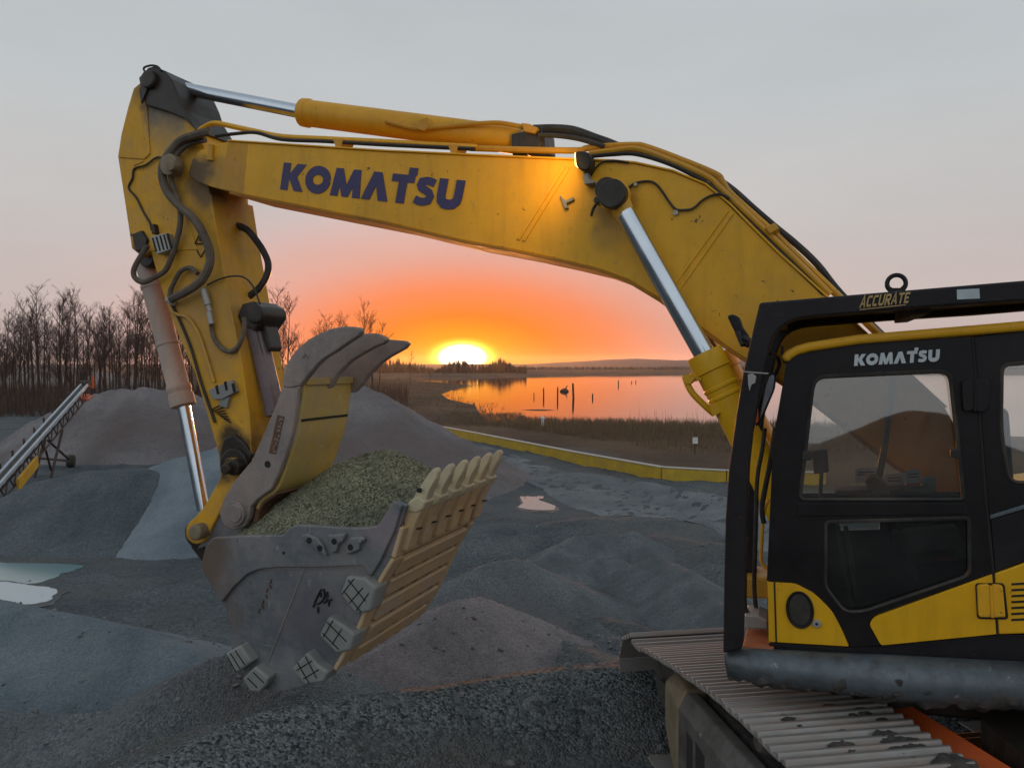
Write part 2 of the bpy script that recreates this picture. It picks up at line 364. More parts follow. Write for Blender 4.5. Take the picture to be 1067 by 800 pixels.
def copy_tree(o, parent=None):
    c = o.copy(); COL.objects.link(c); c.parent = parent
    for ch in [x for x in bpy.data.objects if x.parent == o]: copy_tree(ch, c)
    return c

# ------------------------------------------------------------------ ground
def fbm(x, y, s, o=4, seed=0.0):
    return noise.fractal(Vector((x * s + seed, y * s - seed, seed * .37)), .9, 2.1, o)
FLOOR = -2.0; LAKE = -4.0
shore_px = [(1700, 452), (1067, 450), (755, 449), (690, 446), (640, 439), (600, 441), (562, 440), (548, 432), (530, 421), (500, 416), (487, 410), (510, 401), (470, 398), (400, 397), (400, 395.5), (500, 396), (540, 393.0), (640, 391.2), (760, 390.6), (1700, 390.0)]
SHORE = np.array([[*atz(px, py, LAKE).xy] for px, py in shore_px])
def sdist(P, poly):
    """signed distance, positive inside"""
    x, y = P[:, 0], P[:, 1]; n = len(poly); inside = np.zeros(len(P), bool); dm = np.full(len(P), 1e18)
    for i in range(n):
        a, b = poly[i], poly[(i + 1) % n]; e = b - a
        t = np.clip(((x - a[0]) * e[0] + (y - a[1]) * e[1]) / max(e @ e, 1e-9), 0, 1)
        dm = np.minimum(dm, (x - a[0] - t * e[0]) ** 2 + (y - a[1] - t * e[1]) ** 2)
        c = ((a[1] > y) != (b[1] > y)); xi = a[0] + (y - a[1]) / (b[1] - a[1] + 1e-12) * e[0]
        inside ^= (c & (x < xi))
    return np.where(inside, 1, -1) * np.sqrt(dm)
def crest_pts(c):
    out = []
    for q in c:
        if isinstance(q, Vector): out.append(q); continue
        px, py = q[0], q[1]
        out.append(atdepth(px, py, q[3]) if len(q) > 3 else atz(px, py, q[2]))
    return out
def ridge_h(P, crest, k, r, full=False):
    """height of a heap with this crest line and slope k"""
    best = np.full(len(P), -1e9); arc_ = np.zeros(len(P)); dst = np.zeros(len(P)); acc = 0.0
    C = [Vector(c) for c in smooth(crest, 4)] if len(crest) > 2 else [Vector(c) for c in crest]
    if len(C) == 1: C = C * 2
    for a, b in zip(C[:-1], C[1:]):
        e = np.array([b.x - a.x, b.y - a.y]); L2 = max(e @ e, 1e-9)
        t = np.clip(((P[:, 0] - a.x) * e[0] + (P[:, 1] - a.y) * e[1]) / L2, 0, 1)
        d = np.sqrt((P[:, 0] - a.x - t * e[0]) ** 2 + (P[:, 1] - a.y - t * e[1]) ** 2)
        hh = a.z + t * (b.z - a.z) - k * (np.sqrt(d * d + r * r) - r); up = hh > best
        ang = np.arctan2(P[:, 1] - a.y - t * e[1], P[:, 0] - a.x - t * e[0])
        arc_ = np.where(up, acc + t * np.sqrt(L2) + ang * 1.6, arc_); dst = np.where(up, d, dst); best = np.where(up, hh, best); acc += math.sqrt(L2)
    return (best, arc_, dst) if full else best
def smax(a, b, s):
    h = np.clip(.5 + .5 * (a - b) / s, 0, 1); return a * h + b * (1 - h) + s * h * (1 - h)
GR = [  # low ridges pushed up on the pit floor: crest (px, py, z), slope, roundness
    ([(690, 560, -1.6), (740, 568, -1.55), (790, 575, -1.5)], .3, .2),
    ([(500, 560, -1.65), (560, 548, -1.6), (640, 540, -1.6), (720, 548, -1.65)], .2, .3),
    ([(600, 492, -1.75), (660, 501, -1.65), (700, 507, -1.65), (760, 521, -1.6), (820, 535, -1.6)], .35, .2),
    ([(540, 660, -1.1), (580, 668, -1.0), (620, 690, -.9)], .4, .1),
    ([(560, 650, -1.25), (610, 640, -1.25), (650, 652, -1.2)], .4, .1),
]
GRC = [(crest_pts(c), k, r) for c, k, r in GR]
FLAT = [(atz(560, 524, FLOOR), 3.0), (atz(40, 595, FLOOR), 3.5), (atz(15, 618, FLOOR), 3.0), (atz(455, 563, FLOOR), 2.0)]
MACH = Vector((3.2, 2.6))
ISL = [(atz(562, 427, LAKE), 6.0, 2.2), (atz(638, 437, LAKE), 4.6, 1.6), (atz(545, 422, LAKE), 5, 2)]
def ground_h(P):
    P = np.asarray(P, float); x, y = P[:, 0], P[:, 1]; r = np.hypot(x, y)
    h = np.full(len(P), FLOOR)
    dm = np.hypot(x - MACH[0], y - MACH[1]); s = np.clip((9.0 - dm) / 4.2, 0, 1); h = h + 1.93 * s * s * (3 - 2 * s)
    nz = np.array([fbm(a, b, .18, 4) * .10 + fbm(a, b, .9, 4, 3.1) * .05 + ((.06 * (1 - abs(noise.noise(Vector((a * 1.1 + b * .4, b * .9, 7.7))) * 2.2)) + fbm(a, b, 3.1, 4, 5.2) * .035 + .07 * (.35 - abs(noise.noise(Vector((a * .55 + .25 * b, b * 2.6 - a * .5, 4.4)))))) if q < 50 else 0) for a, b, q in zip(x, y, r)])
    flat = np.ones(len(P))
    for c, q in FLAT: flat *= 1 - np.exp(-((x - c.x) ** 2 + (y - c.y) ** 2) / q ** 2)
    fade = np.clip((180 - r) / 120, .1, 1)
    h = h + nz * flat * fade
    for c, k, rr in GRC:
        h = np.where(r < 60, smax(h, ridge_h(P, c, k, rr) + nz * .6, .12), h)
    sdv = sdist(P, SHORE)                              # >0 in the lake
    t = np.clip((sdv + 30) / 32, 0, 1); t = t * t * (3 - 2 * t)
    far = np.clip((r - 58) / 15, 0, 1)
    h = h * (1 - t * far) + (LAKE - .25) * t * far
    h = h - far * (1 - t) * np.clip(.6 - .0 * r, 0, 1)
    h = np.where(sdv > 2, LAKE - .25 - np.clip((sdv - 2) * .05, 0, 1.2), h)
    for c, a, b in ISL: h = np.maximum(h, LAKE + .25 - .5 * np.sqrt(((x - c.x) / a) ** 2 + ((y - c.y) / b) ** 2))
    return h
def gh(x, y): return float(ground_h([[x, y]])[0])
def polar_sheet():
    rs = [1.2]
    while rs[-1] < 3300:
        q = rs[-1]; rs.append(q * (1.03 if q < 4 else 1.0135 if q < 45 else 1.028 if q < 120 else 1.05 if q < 600 else 1.15))
    th = list(np.linspace(-44, 44, 400)) + list(np.linspace(44, 316, 60))[1:-1]
    th = np.radians(th); n = len(th)
    P = np.array([[q * math.sin(a), q * math.cos(a)] for q in rs for a in th])
    h = ground_h(P); vs = np.column_stack([P, h]).tolist()
    vs.append((0, 0, gh(0, .3))); c = len(vs) - 1
    fs = [(i * n + k, i * n + (k + 1) % n, (i + 1) * n + (k + 1) % n, (i + 1) * n + k) for i in range(len(rs) - 1) for k in range(n)]
    fs += [(c, (k + 1) % n, k) for k in range(n)]
    me = bpy.data.meshes.new('ground'); me.from_pydata(vs, [], fs)
    bm = bmesh.new(); bm.from_mesh(me); bmesh.ops.recalc_face_normals(bm, faces=bm.faces)
    if sum(f.normal.z for f in bm.faces) < 0: bmesh.ops.reverse_faces(bm, faces=bm.faces)
    bm.to_mesh(me); bm.free()
    me.polygons.foreach_set('use_smooth', [True] * len(me.polygons))
    return tag(link('ground', me, M['ground']), kind='structure')
soil_mask(); polar_sheet()
# lake
b = MB(); zz = LAKE
b.add([(-700, 60, zz), (1500, 60, zz), (1500, 620, zz), (-700, 620, zz)], [(0, 1, 2, 3)])
tag(build('lake_water', b, M['water']), kind='structure')
# puddles
M['wet'] = gravel('wet_dark_margin', (.035, .038, .04), (.07, .075, .078), 30, .8, None, .5, .02, .35)
def sheet(name, pxs, z, mat, label):
    P = smooth([atz(*p, z) for p in pxs] + [atz(*pxs[0], z)], 9)[:-1]
    cx = sum((p for p in P), Vector()) / len(P)
    for k_, (sc, dz, mt, lb, nm) in enumerate(((1.0, 0, mat, label, name), (1.16, -.012, M['wet'], 'dark wet margin round the ' + label, 'wet_margin'))):
        P2 = [cx + (p - cx) * sc * (1 + .10 * noise.noise(p * 1.3) + .10 * noise.noise(p * 4.1 + Vector((k_ * 5, 0, 0))) + .05 * noise.noise(p * 11)) + Vector((0, 0, dz)) for p in P]
        b = MB(); b.prism(P2, [p - Vector((0, 0, .05)) for p in P2]); tag(build(nm, b, mt), ' '.join(lb.split()[:15]), 'puddle' if k_ == 0 else 'wet ground', None, 'structure')
sheet('puddle', [(541, 517), (548, 515), (563, 515.5), (566, 519), (561, 520.5), (576, 526), (577, 531), (560, 531.5), (541, 528), (545, 523)], FLOOR + .014, M['puddle'], 'pale pink puddle on the gravel right of the bucket teeth')
sheet('puddle', [(-60, 585), (0, 586), (50, 587), (90, 589), (70, 596), (40, 606), (0, 609), (-60, 610)], FLOOR + .014, M['pond'], 'teal cloudy puddle at the foot of the dark gravel pile')
sheet('ice_sheet', [(-60, 604), (0, 606), (22, 608), (62, 614), (40, 629), (0, 626), (-60, 622)], FLOOR + .03, M['ice'], 'pale flat ice sheet beside the teal puddle')
sheet('puddle', [(511, 569), (530, 565), (560, 565), (565, 568), (535, 570), (515, 572)], FLOOR + .03, M['puddle'], 'thin puddle streak on the gravel below the bucket teeth')
sheet('puddle', [(590, 513), (600, 515), (609, 519), (600, 519), (588, 516)], FLOOR + .014, M['puddle'], 'small puddle streak on the haul track beyond the larger pink puddle')

def strip_sheet(name, left, right, mat, label, n=90, mrow=14, lift=.008):
    L_ = smooth([atz(*p, FLOOR) for p in left], 30); R_ = smooth([atz(*p, FLOOR) for p in right], 30); vs = []; fs = []
    for i in range(n + 1):
        a = L_[int((len(L_) - 1) * i / n)]; c = R_[int((len(R_) - 1) * i / n)]
        for j in range(mrow + 1):
            t = j / mrow; ee = (.10 * fbm(a.x * 1.0, a.y, .7, 4, 3) if j in (0, mrow) else 0); p = a.lerp(c, min(1.1, max(-.1, t + ee))); vs.append([p.x, p.y, 0])
    h = ground_h(np.array(vs)[:, :2]); vs = [(v[0], v[1], q + lift) for v, q in zip(vs, h)]
    for i in range(n):
        for j in range(mrow): k = i * (mrow + 1) + j; fs.append((k, k + 1, k + mrow + 2, k + mrow + 1))
    me = bpy.data.meshes.new(name); me.from_pydata(vs, [], fs); bm = bmesh.new(); bm.from_mesh(me); bmesh.ops.recalc_face_normals(bm, faces=bm.faces)
    if sum(f.normal.z for f in bm.faces) < 0: bmesh.ops.reverse_faces(bm, faces=bm.faces)
    bm.to_mesh(me); bm.free(); me.polygons.foreach_set('use_smooth', [True] * len(fs))
    return tag(link(name, me, mat), label, 'track', None, 'structure')
strip_sheet('haul_track', [(470, 464), (520, 490), (575, 518), (640, 545), (700, 552), (800, 580)], [(505, 466), (570, 486), (640, 503), (690, 514), (750, 528), (850, 552)], M['haul'], 'pale wet haul track curving beside the yellow barrier')
strip_sheet('haul_track', [(690, 542), (730, 556), (790, 575), (860, 600)], [(700, 534), (745, 545), (800, 560), (870, 580)], M['haul'], 'pale packed patch on the pit floor', 40, 6, .012)

# gravel piles
def pile(label, crest, k, r, mat, res, rough=.08, name='gravel_pile', flow=.0):
    C = crest_pts(crest)
    top = max(c.z for c in C); ext = (top - FLOOR) / k + 2.0
    x0, x1 = min(c.x for c in C) - ext, max(c.x for c in C) + ext; y0, y1 = min(c.y for c in C) - ext, max(c.y for c in C) + ext
    nx, ny = int((x1 - x0) / res) + 2, int((y1 - y0) / res) + 2
    gx, gy = np.meshgrid(np.linspace(x0, x1, nx), np.linspace(y0, y1, ny)); P = np.column_stack([gx.ravel(), gy.ravel()])
    h, ar, ds = ridge_h(P, C, k, r, True); g = ground_h(P)
    h = h + np.array([(abs(noise.noise(Vector((a_ * .9, d_ * .12, 3.0)))) * -.9 + noise.noise(Vector((a_ * 3.1, d_ * .25, 8.0))) * .45) * rough * min(1, d_ / .8) for a_, d_ in zip(ar, ds)])
    nz = np.array([fbm(a, b, .5, 4, 9.0) * rough + fbm(a, b, 2.3, 4, 2.0) * rough * .35 + fbm(a, b, 9, 2, 4.0) * rough * .12 for a, b in P])
    h = h + nz
    keep = (h > g - .12).reshape(ny, nx); idx = -np.ones(nx * ny, int); vs = []; fs = []
    for j in range(ny - 1):
        for i in range(nx - 1):
            if keep[j, i] or keep[j, i + 1] or keep[j + 1, i] or keep[j + 1, i + 1]:
                q = []
                for jj, ii in ((j, i), (j, i + 1), (j + 1, i + 1), (j + 1, i)):
                    a = jj * nx + ii
                    if idx[a] < 0: idx[a] = len(vs); vs.append((P[a, 0], P[a, 1], max(h[a], g[a] - .35)))
                    q.append(int(idx[a]))
                fs.append(q)
    cx, cy = sum(c.x for c in C) / len(C), sum(c.y for c in C) / len(C); cz = gh(cx, cy)
    vs = [(a - cx, b2 - cy, c - cz) for a, b2, c in vs]
    me = bpy.data.meshes.new(name); me.from_pydata(vs, [], fs); me.polygons.foreach_set('use_smooth', [True] * len(fs))
    o = link(name, me, mat); o.location = (cx, cy, cz)
    return tag(o, label, 'gravel pile')
pile('tall mauve crushed stone pile under the conveyor at the treeline', [(70, 424, 0, 45), (100, 411, 0, 42), (122, 405.5, 0, 42), (140, 407, 0, 42), (165, 404, 0, 42), (205, 412, 0, 43), (250, 430, 0, 43)], .60, .25, M['pile_mauve'], .22, .25)
pile('tall grey cone pile behind the bucket with the sun beside it', [(330, 412, 0, 33), (376, 402, 0, 32.5)], .545, .2, M['pile_mauve'], .2, .14)
pile('dark blue-grey gravel pile above the teal puddle', [(45, 500, 0, 22.6), (90, 492, 0, 22.6), (148, 488, 0, 22.4)], .58, .25, M['pile_dark'], .12, .05)
pile('pale blue-grey sand pile behind the bucket cylinder rod', [(165, 484, 0, 23.2), (215, 470, 0, 23.2), (260, 462, 0, 23.2), (310, 470, 0, 23.2)], .58, .2, M['pile_light'], .12, .06)
pile('broad smooth gravel mound in the lower left with a falling crest', [(-160, 596, 0, 11.6), (0, 626, 0, 10.4), (45, 635, 0, 10.1), (105, 647, 0, 9.6), (168, 664, 0, 9.1), (236, 694, 0, 8.5)], .50, .05, M['pile_fine'], .06, .03)
pile('curved gravel windrow in front of the lower left mound', [(-80, 735, 0, 7.8), (20, 744, 0, 7.4), (110, 741, 0, 7.2), (160, 723, 0, 7.2), (208, 692, 0, 7.5), (262, 668, 0, 7.9)], .55, .04, M['pile_mid'], .05, .04)
pile('pinkish gravel mound lying under the raised bucket', [(300, 704, 0, 8.6), (360, 690, 0, 8.8), (420, 664, 0, 9.4), (470, 628, 0, 10.2), (500, 622, 0, 10.6)], .52, .05, M['pile_pink'], .05, .06)
pile('low dark gravel heap right of the bucket heel', [(470, 612, 0, 12.2), (510, 588, 0, 13.0), (540, 582, 0, 13.6)], .50, .08, M['pile_mid'], .07, .06)
pile('near coarse gravel pile running from the frame bottom to the track', [(60, 830, 0, 4.6), (200, 776, 0, 5.0), (277, 748, 0, 5.4), (380, 731, 0, 5.7), (452, 720, 0, 5.9), (533, 703, 0, 6.2), (600, 696, 0, 6.35), (660, 694, 0, 6.4), (740, 698, 0, 6.5)], .47, .10, M['pile_near'], .035, .05)
WIND = [
    ([(530, 607, -1.6), (551, 594, -1.45), (572, 577, -1.35), (598, 561, -1.3), (625, 558, -1.3), (651, 558, -1.3), (661, 554, -1.22), (676, 567, -1.5)], .42, .15),
    ([(560, 618, -1.5), (575, 609, -1.4), (611, 587, -1.3), (637, 581, -1.3), (658, 588, -1.4)], .45, .12),
    ([(655, 596, -1.4), (668, 588, -1.25), (690, 584, -1.2), (716, 602, -1.2), (742, 622, -1.15), (770, 640, -1.1)], .42, .12),
    ([(520, 600, -1.5), (543, 605, -1.35), (567, 612, -1.3), (598, 632, -1.25), (637, 658, -1.2), (680, 690, -1.1)], .38, .1),
]
for (c_, k_, r_), lab_ in zip(WIND, ['long wavy gravel windrow farthest out on the pit floor', 'curved gravel windrow just in front of the wavy one', 'gravel windrow trailing behind the cab guard post', 'diagonal gravel windrow running down towards the track front']): pile(lab_, c_, k_ + .06, .04, M['pile_wave'], .06, .12)
pile('large dark gravel pile behind the photographer, mirrored in the cab window', [Vector((-6.5, -15.2, 1.9)), Vector((-4.2, -14.6, 2.8)), Vector((-2.5, -14.2, 3.4)), Vector((-.6, -14.3, 2.7)), Vector((1.6, -14.5, 1.8))], .5, .3, M['pile_mid'], .25, .1)

def loose_stones(name, pts, smin, smax, mat, label):
    ico = bmesh.new(); bmesh.ops.create_icosphere(ico, subdivisions=1, radius=1); V = [v.co.copy() for v in ico.verts]; Fc = [[v.index for v in f.verts] for f in ico.faces]; ico.free(); vs = []; fs = []
    for x, y, z in pts:
        s_ = smin * (smax / smin) ** (RNG.random() ** 2.2); k = len(vs); sc = Vector((RNG.uniform(.7, 1.3), RNG.uniform(.7, 1.3), RNG.uniform(.5, .9))) * s_; rot = Matrix.Rotation(RNG.uniform(0, 6.28), 3, 'Z') @ Matrix.Rotation(RNG.uniform(-.6, .6), 3, 'X')
        for q in V:
            p = rot @ Vector((q.x * sc.x, q.y * sc.y, q.z * sc.z)) * RNG.uniform(.78, 1.15); vs.append((x + p.x, y + p.y, z + s_ * .25 + p.z))
        fs += [[i + k for i in f] for f in Fc]
    me = bpy.data.meshes.new(name); me.from_pydata(vs, [], fs); return tag(link(name, me, mat), label, 'stones', None, 'stuff')
M['stone'] = gravel('loose_stone_grey', (.10, .11, .115), (.26, .265, .26), 9, 2.0, (.17, .15, .135), .4, .01)
bpy.context.view_layer.update()
surf = {o_: (np.array([tuple(o_.matrix_world @ v.co) for v in o_.data.vertices])) for o_ in bpy.data.objects if o_.name.startswith('gravel_pile')}
pts = []
for o_, A_ in surf.items():
    A_ = A_[(A_[:, 1] > 2.5) & (A_[:, 1] < 12)]
    if len(A_) < 50: continue
    for i_ in RNG.integers(0, len(A_), 700): pts.append(tuple(A_[i_]))
q_ = RNG.uniform(-60, 860, 3000); d_ = np.sqrt(RNG.uniform(7.0 ** 2, 30.0 ** 2, 3000)); P = np.column_stack([(q_ - 533.5) / 800 * d_, d_]); P = P[np.hypot(P[:, 0] - MACH[0], P[:, 1] - MACH[1]) > 4.5]
pts += [(a_, b_, c_) for (a_, b_), c_ in zip(P, ground_h(P))]
loose_stones('loose_stones', pts, .007, .042, M['stone'], 'loose stones strewn over the gravel mounds and the pit floor')

# far hills
def hills(name, d0, d1, prof, mat, seed):
    vs, fs = [], []; m = 9; pts = []
    for i in range(len(prof) - 1):
        for j in range(14):
            t = j / 14; pts.append((prof[i][0] + (prof[i + 1][0] - prof[i][0]) * t, prof[i][1] + (prof[i + 1][1] - prof[i][1]) * t))
    pts.append(prof[-1])
    for px, py in pts:
        top = atdepth(px, py, (d0 + d1) / 2).z
        for k in range(m):
            t = k / (m - 1); d = d0 + (d1 - d0) * t; s = math.sin(math.pi * min(1, t)) ** .7
            x = (px - 533.5) / 800 * d
            vs.append((x, d, (LAKE - 1) * (1 - s) + top * s + s * 1.0 * fbm(x * .01, d * .01, 1, 4, seed) + s * .7 * noise.noise(Vector((x * .12, d * .1, seed)))))
    for i in range(len(pts) - 1):
        for k in range(m - 1): fs.append((i * m + k, (i + 1) * m + k, (i + 1) * m + k + 1, i * m + k + 1))
    me = bpy.data.meshes.new(name); me.from_pydata(vs, [], fs); me.polygons.foreach_set('use_smooth', [True] * len(fs))
    return tag(link(name, me, mat), kind='structure')
hills('far_shore_hills', 640, 900, [(-400, 383), (200, 383), (420, 384), (510, 385.5), (530, 383), (560, 381.5), (640, 382), (770, 381.0), (1100, 381), (1700, 381)], M['hill'], 1.0)
hills('distant_hills', 1600, 2600, [(-400, 381), (380, 381), (500, 384), (535, 381), (575, 378), (640, 374.5), (662, 373.4), (705, 375.5), (745, 374), (790, 373), (900, 371), (1200, 370), (1700, 372)], M['hill_far'], 2.0)

# ------------------------------------------------------------------ bare trees
def tree_proto(name, seed, H):
    rnd = random.Random(seed); tr, tw = MB(), MB()
    pts = [Vector((0, 0, -.4))]; d = Vector((rnd.uniform(-.04, .04), rnd.uniform(-.04, .04), 1)); n = 9
    for i in range(n):
        pts.append(pts[-1] + d * (H + .4) / n); d = (d + Vector((rnd.uniform(-.05, .05), rnd.uniform(-.05, .05), 0))).normalized()
    r0 = H * .0105
    tr.tube(pts, [r0 * (1 - .93 * i / n) + .006 for i in range(n + 1)], 6)
    def branch(p, d, L, r, lev):
        k = 4 if lev < 2 else 3; P = [p]; dd = d.copy()
        for i in range(k):
            dd = (dd + Vector((rnd.uniform(-.13, .13), rnd.uniform(-.13, .13), rnd.uniform(.0, .14)))).normalized(); P.append(P[-1] + dd * L / k)
        (tr if lev == 0 and r > .03 else tw).tube(P, [max(r * (1 - .75 * i / k), .0065) for i in range(k + 1)], 4 if lev == 0 else 3, False)
        if lev >= 3: return
        for _ in range((5, 4, 2)[lev]):
            t = rnd.uniform(.2, 1) * k; i = min(int(t), k - 1); q = P[i].lerp(P[i + 1], t - i)
            a = rnd.uniform(0, 6.283); sp_ = rnd.uniform(.45, .85)
            nd = (dd + (Vector((math.cos(a), math.sin(a), .1))) * sp_).normalized()
            branch(q, nd, L * rnd.uniform(.34, .58), r * .5, lev + 1)
    for i in range(rnd.randint(17, 23)):
        t = rnd.uniform(.34, .98); j = min(int(t * n), n - 1); q = pts[j].lerp(pts[j + 1], t * n - j)
        a = rnd.uniform(0, 6.283); up = rnd.uniform(.9, 2.2)
        branch(q, Vector((math.cos(a), math.sin(a), up)).normalized(), H * rnd.uniform(.14, .27) * (1.35 - t * .85), r0 * .26, 0)
    root = empty(name, (0, 0, 0), 'bare tree', 'tree')
    build('trunk', tr, M['bark'], root); build('crown', tw, M['twig'], root)
    return root
protos = [tree_proto('bare_tree', 11 + i, H) for i, H in enumerate((12, 13, 11, 13.5, 10, 12.5))]
used = [False] * len(protos)
rt = random.Random(5)
def put_tree(px, d, sc, label, group=None, pi=None):
    i = rt.randrange(len(protos)) if pi is None else pi
    o = protos[i] if not used[i] else copy_tree(protos[i]); used[i] = True
    x = (px - 533.5) / 800 * d; o.location = (x, d, gh(x, d)); o.rotation_euler = (0, 0, rt.uniform(0, 6.28))
    o.scale = (sc * rt.uniform(.9, 1.15),) * 2 + (sc,); tag(o, label, 'tree', group)
for i in range(150):
    px = -70 + 300 * (i + rt.uniform(-.9, .9)) / 150; d = rt.uniform(86, 135)
    put_tree(px, d, rt.choice((rt.uniform(.55, .85), rt.uniform(.8, 1.05), rt.uniform(.9, 1.08))) * d / 104, 'bare leafless tree in the dense row behind the mauve gravel pile', 'bare trees of the left treeline')
for px, top, d in [(288, 322, 105), (300, 318, 105), (311, 330, 112), (322, 336, 120), (330, 320, 100), (342, 342, 125), (354, 334, 120), (366, 340, 130), (378, 328, 118), (388, 333, 126), (274, 330, 108), (261, 326, 100), (248, 330, 110), (236, 326, 104), (294, 336, 128), (336, 340, 130), (361, 342, 136), (395, 346, 150), (268, 328, 120)]:
    put_tree(px, d, (378 - top + 4.9 * 800 / d) / 800 * d / 11.3, 'thin bare tree in the loose row seen above the bucket thumb', 'bare trees behind the thumb')
for px, top, d, lab in [(427, 372, 210, 'small bare tree just left of the sun with a bushy head'), (448, 377, 260, 'tiny bare tree between the bushy-headed tree and the sun'), (415, 376, 240, 'tiny bare tree beside the tip of the bucket thumb')]:
    put_tree(px, d, (378 - top + 5.6 * 800 / d) / 800 * d / 11.3, lab)
for i, u in enumerate(used):
    if not u: put_tree(-60 + i * 9, 130, 1.2, 'bare leafless tree in the dense row behind the mauve gravel pile', 'bare trees of the left treeline')

# brush, far woods, grass: nobody could count them
def blades(name, mat, pts, hmin, hmax, wd, lean, kind='stuff', label=None, cat=None, per=1, seg=2):
    vs, fs = [], []
    for (x, y, z, s) in pts:
        for _ in range(per):
            h = RNG.uniform(hmin, hmax) * s; a = RNG.uniform(0, 6.283); lx, ly = RNG.normal(0, lean, 2) * h; ww = wd * RNG.uniform(.6, 1.4)
            ox, oy = RNG.normal(0, .12, 2) * (per > 1); cx, cy = math.cos(a) * ww, math.sin(a) * ww; k = len(vs)
            bx, by = x + ox, y + oy
            vs += [(bx - cx, by - cy, z - .1), (bx + cx, by + cy, z - .1), (bx + cx * .7 + lx * .4, by + cy * .7 + ly * .4, z + h * .55), (bx - cx * .7 + lx * .4, by - cy * .7 + ly * .4, z + h * .55), (bx + lx, by + ly, z + h)]
            fs += [(k, k + 1, k + 2, k + 3), (k + 3, k + 2, k + 4)]
    me = bpy.data.meshes.new(name); me.from_pydata(vs, [], fs)
    o = link(name, me, mat); o['kind'] = kind
    return tag(o, label, cat)
def scatter(n, pxr, dr, cond=None):
    px = RNG.uniform(*pxr, n); d = np.sqrt(RNG.uniform(dr[0] ** 2, dr[1] ** 2, n)); x = (px - 533.5) / 800 * d
    P = np.column_stack([x, d])
    return P if cond is None else P[cond(P)]
def withz(P, s=None):
    h = ground_h(P)
    return [(a, b2, c, 1.0 if s is None else q) for (a, b2), c, q in zip(P, h, s if s is not None else np.ones(len(P)))]
P = scatter(9000, (-90, 262), (78, 118)); blades('undergrowth_brush', M['brush'], withz(P, np.array([.55 + .6 * fbm(a, c, .12, 3) + .3 * RNG.random() for a, c in P])), 1.4, 4.6, .035, .24, label='red-brown leafless undergrowth filling the foot of the left treeline', cat='undergrowth')
P = scatter(2600, (225, 425), (95, 150)); blades('thicket_brush', M['brush'], withz(P), .8, 3.6, .045, .12, label='low red-brown thicket behind the grey cone pile', cat='undergrowth')
land = lambda P: sdist(P, SHORE) < -1.0
P = scatter(9000, (330, 566), (62, 300), land); blades('marsh_grass', M['grass'], withz(P), .08, .38, .06, .3, label='low brown marsh grass between the sun and the barrier', cat='grass', per=2)
# dry brush between barrier and lake
def strip(P):
    s = sdist(P, SHORE); return (s < -.5) & (s > -60)
P = scatter(22000, (470, 960), (41, 105), lambda P: strip(P) & (P[:, 1] > 41 + np.clip(700 - (P[:, 0] / P[:, 1] * 800 + 533.5), 0, 400) * .095)); blades('dry_grass', M['grass'], withz(P, np.clip((P[:, 1] - 38) / 14, .25, 1) * np.clip(((P[:, 0] / P[:, 1] * 800 + 533.5) - 470) / 90, .25, 1)), .3, 1.0, .022, .22, label='dry brown grass bank between the yellow barrier and the lake', cat='grass', per=3)
P = scatter(420, (655, 900), (66, 88), strip); blades('tall_reeds', M['reed'], withz(P), 1.2, 2.9, .013, .06, label='tall thin dead reeds standing at the lake edge', cat='reeds')
P = scatter(1500, (340, 548), (400, 520), lambda P: sdist(P, SHORE) < -.5); blades('far_woods', M['brush'], withz(P, np.array([.25 + 1.1 * max(0, .5 + .8 * fbm(a * .05, 3, 1, 4)) for a in P[:, 0]])), 1.5, 6.5, .6, .12, label='low far-off wood along the horizon under the sun', cat='woods')
P = scatter(700, (498, 545), (425, 445)); blades('far_thicket', M['brush'], withz(P, np.clip(1.1 - np.abs((P[:, 0] / P[:, 1] * 800 + 533.5) - 521) / 22, .25, 1)), 4.0, 9.5, .4, .12, label='small dark thicket on the shore just right of the sun', cat='thicket')
P = scatter(2500, (530, 1100), (628, 690)); blades('shoreline_woods', M['brush'], [(a, b2, LAKE, 1) for a, b2 in P], 1.0, 4.0, .8, .1, label='far-off wooded shoreline across the lake', cat='woods')

# pilings, sign, post
for px, y0, y1, wpx, lab in [(566.5, 404, 414, 1.6, 'thin dark piling in the lake, third from the thick one'), (581, 403, 415, 1.6, 'thin dark piling in the lake next to the thick one'), (597.5, 399, 415, 2.4, 'thickest and tallest dark piling in the lake'), (556.5, 409, 414, 1.0, 'short faint piling nearest the sun side of the row'), (617.5, 410, 415, 1.6, 'short stubby piling to the right of the thick one'), (644.5, 396, 401, 1.3, 'distant piling stump farther out on the lake'), (658, 397, 399, 1.0, 'low distant stump beside a farther piling'), (662.5, 396, 398.5, 1.0, 'farthest low stump of the pilings on the lake')]:
    p = atz(px, y1, LAKE); d = p.y; h = (y1 - y0) / 800 * d; r = wpx / 1600 * d; b = MB()
    b.lathe((0, 0, -.8), (0, 0, h), [(0, r), (.7, r * .95), (.96, r * .8), (1, r * .5)], 10)
    o = build('lake_piling', b, M['wood']); o.location = (p.x, p.y, LAKE); o.rotation_euler = (R(rt.uniform(-3, 3)), R(rt.uniform(-3, 3)), 0); tag(o, lab, 'piling', 'pilings in the lake')
p = atz(588, 408, LAKE); b = MB(); h = 1.6
b.lathe((0, 0, -.3), (0, 0, .8), [(0, 1.0), (.5, 1.1), (.8, .7), (1, .15)], 9); b.tube([(.3, 0, .5), (.7, 0, 1.5)], [.2, .08], 6)
o = build('tree_stump', b, M['wood']); o.location = (p.x, p.y, LAKE); tag(o, 'squat root stump in the lake between the two tallest pilings', 'stump')
p = atdepth(724, 486, 41); p.z = gh(p.x, p.y); root = empty('marker_sign', p, 'small square white sign on a short post in the dry grass', 'sign')
b = MB(); b.tube([(0, 0, -.2), (0, 0, .9)], .03, 8); build('post', b, M['wood'], root)
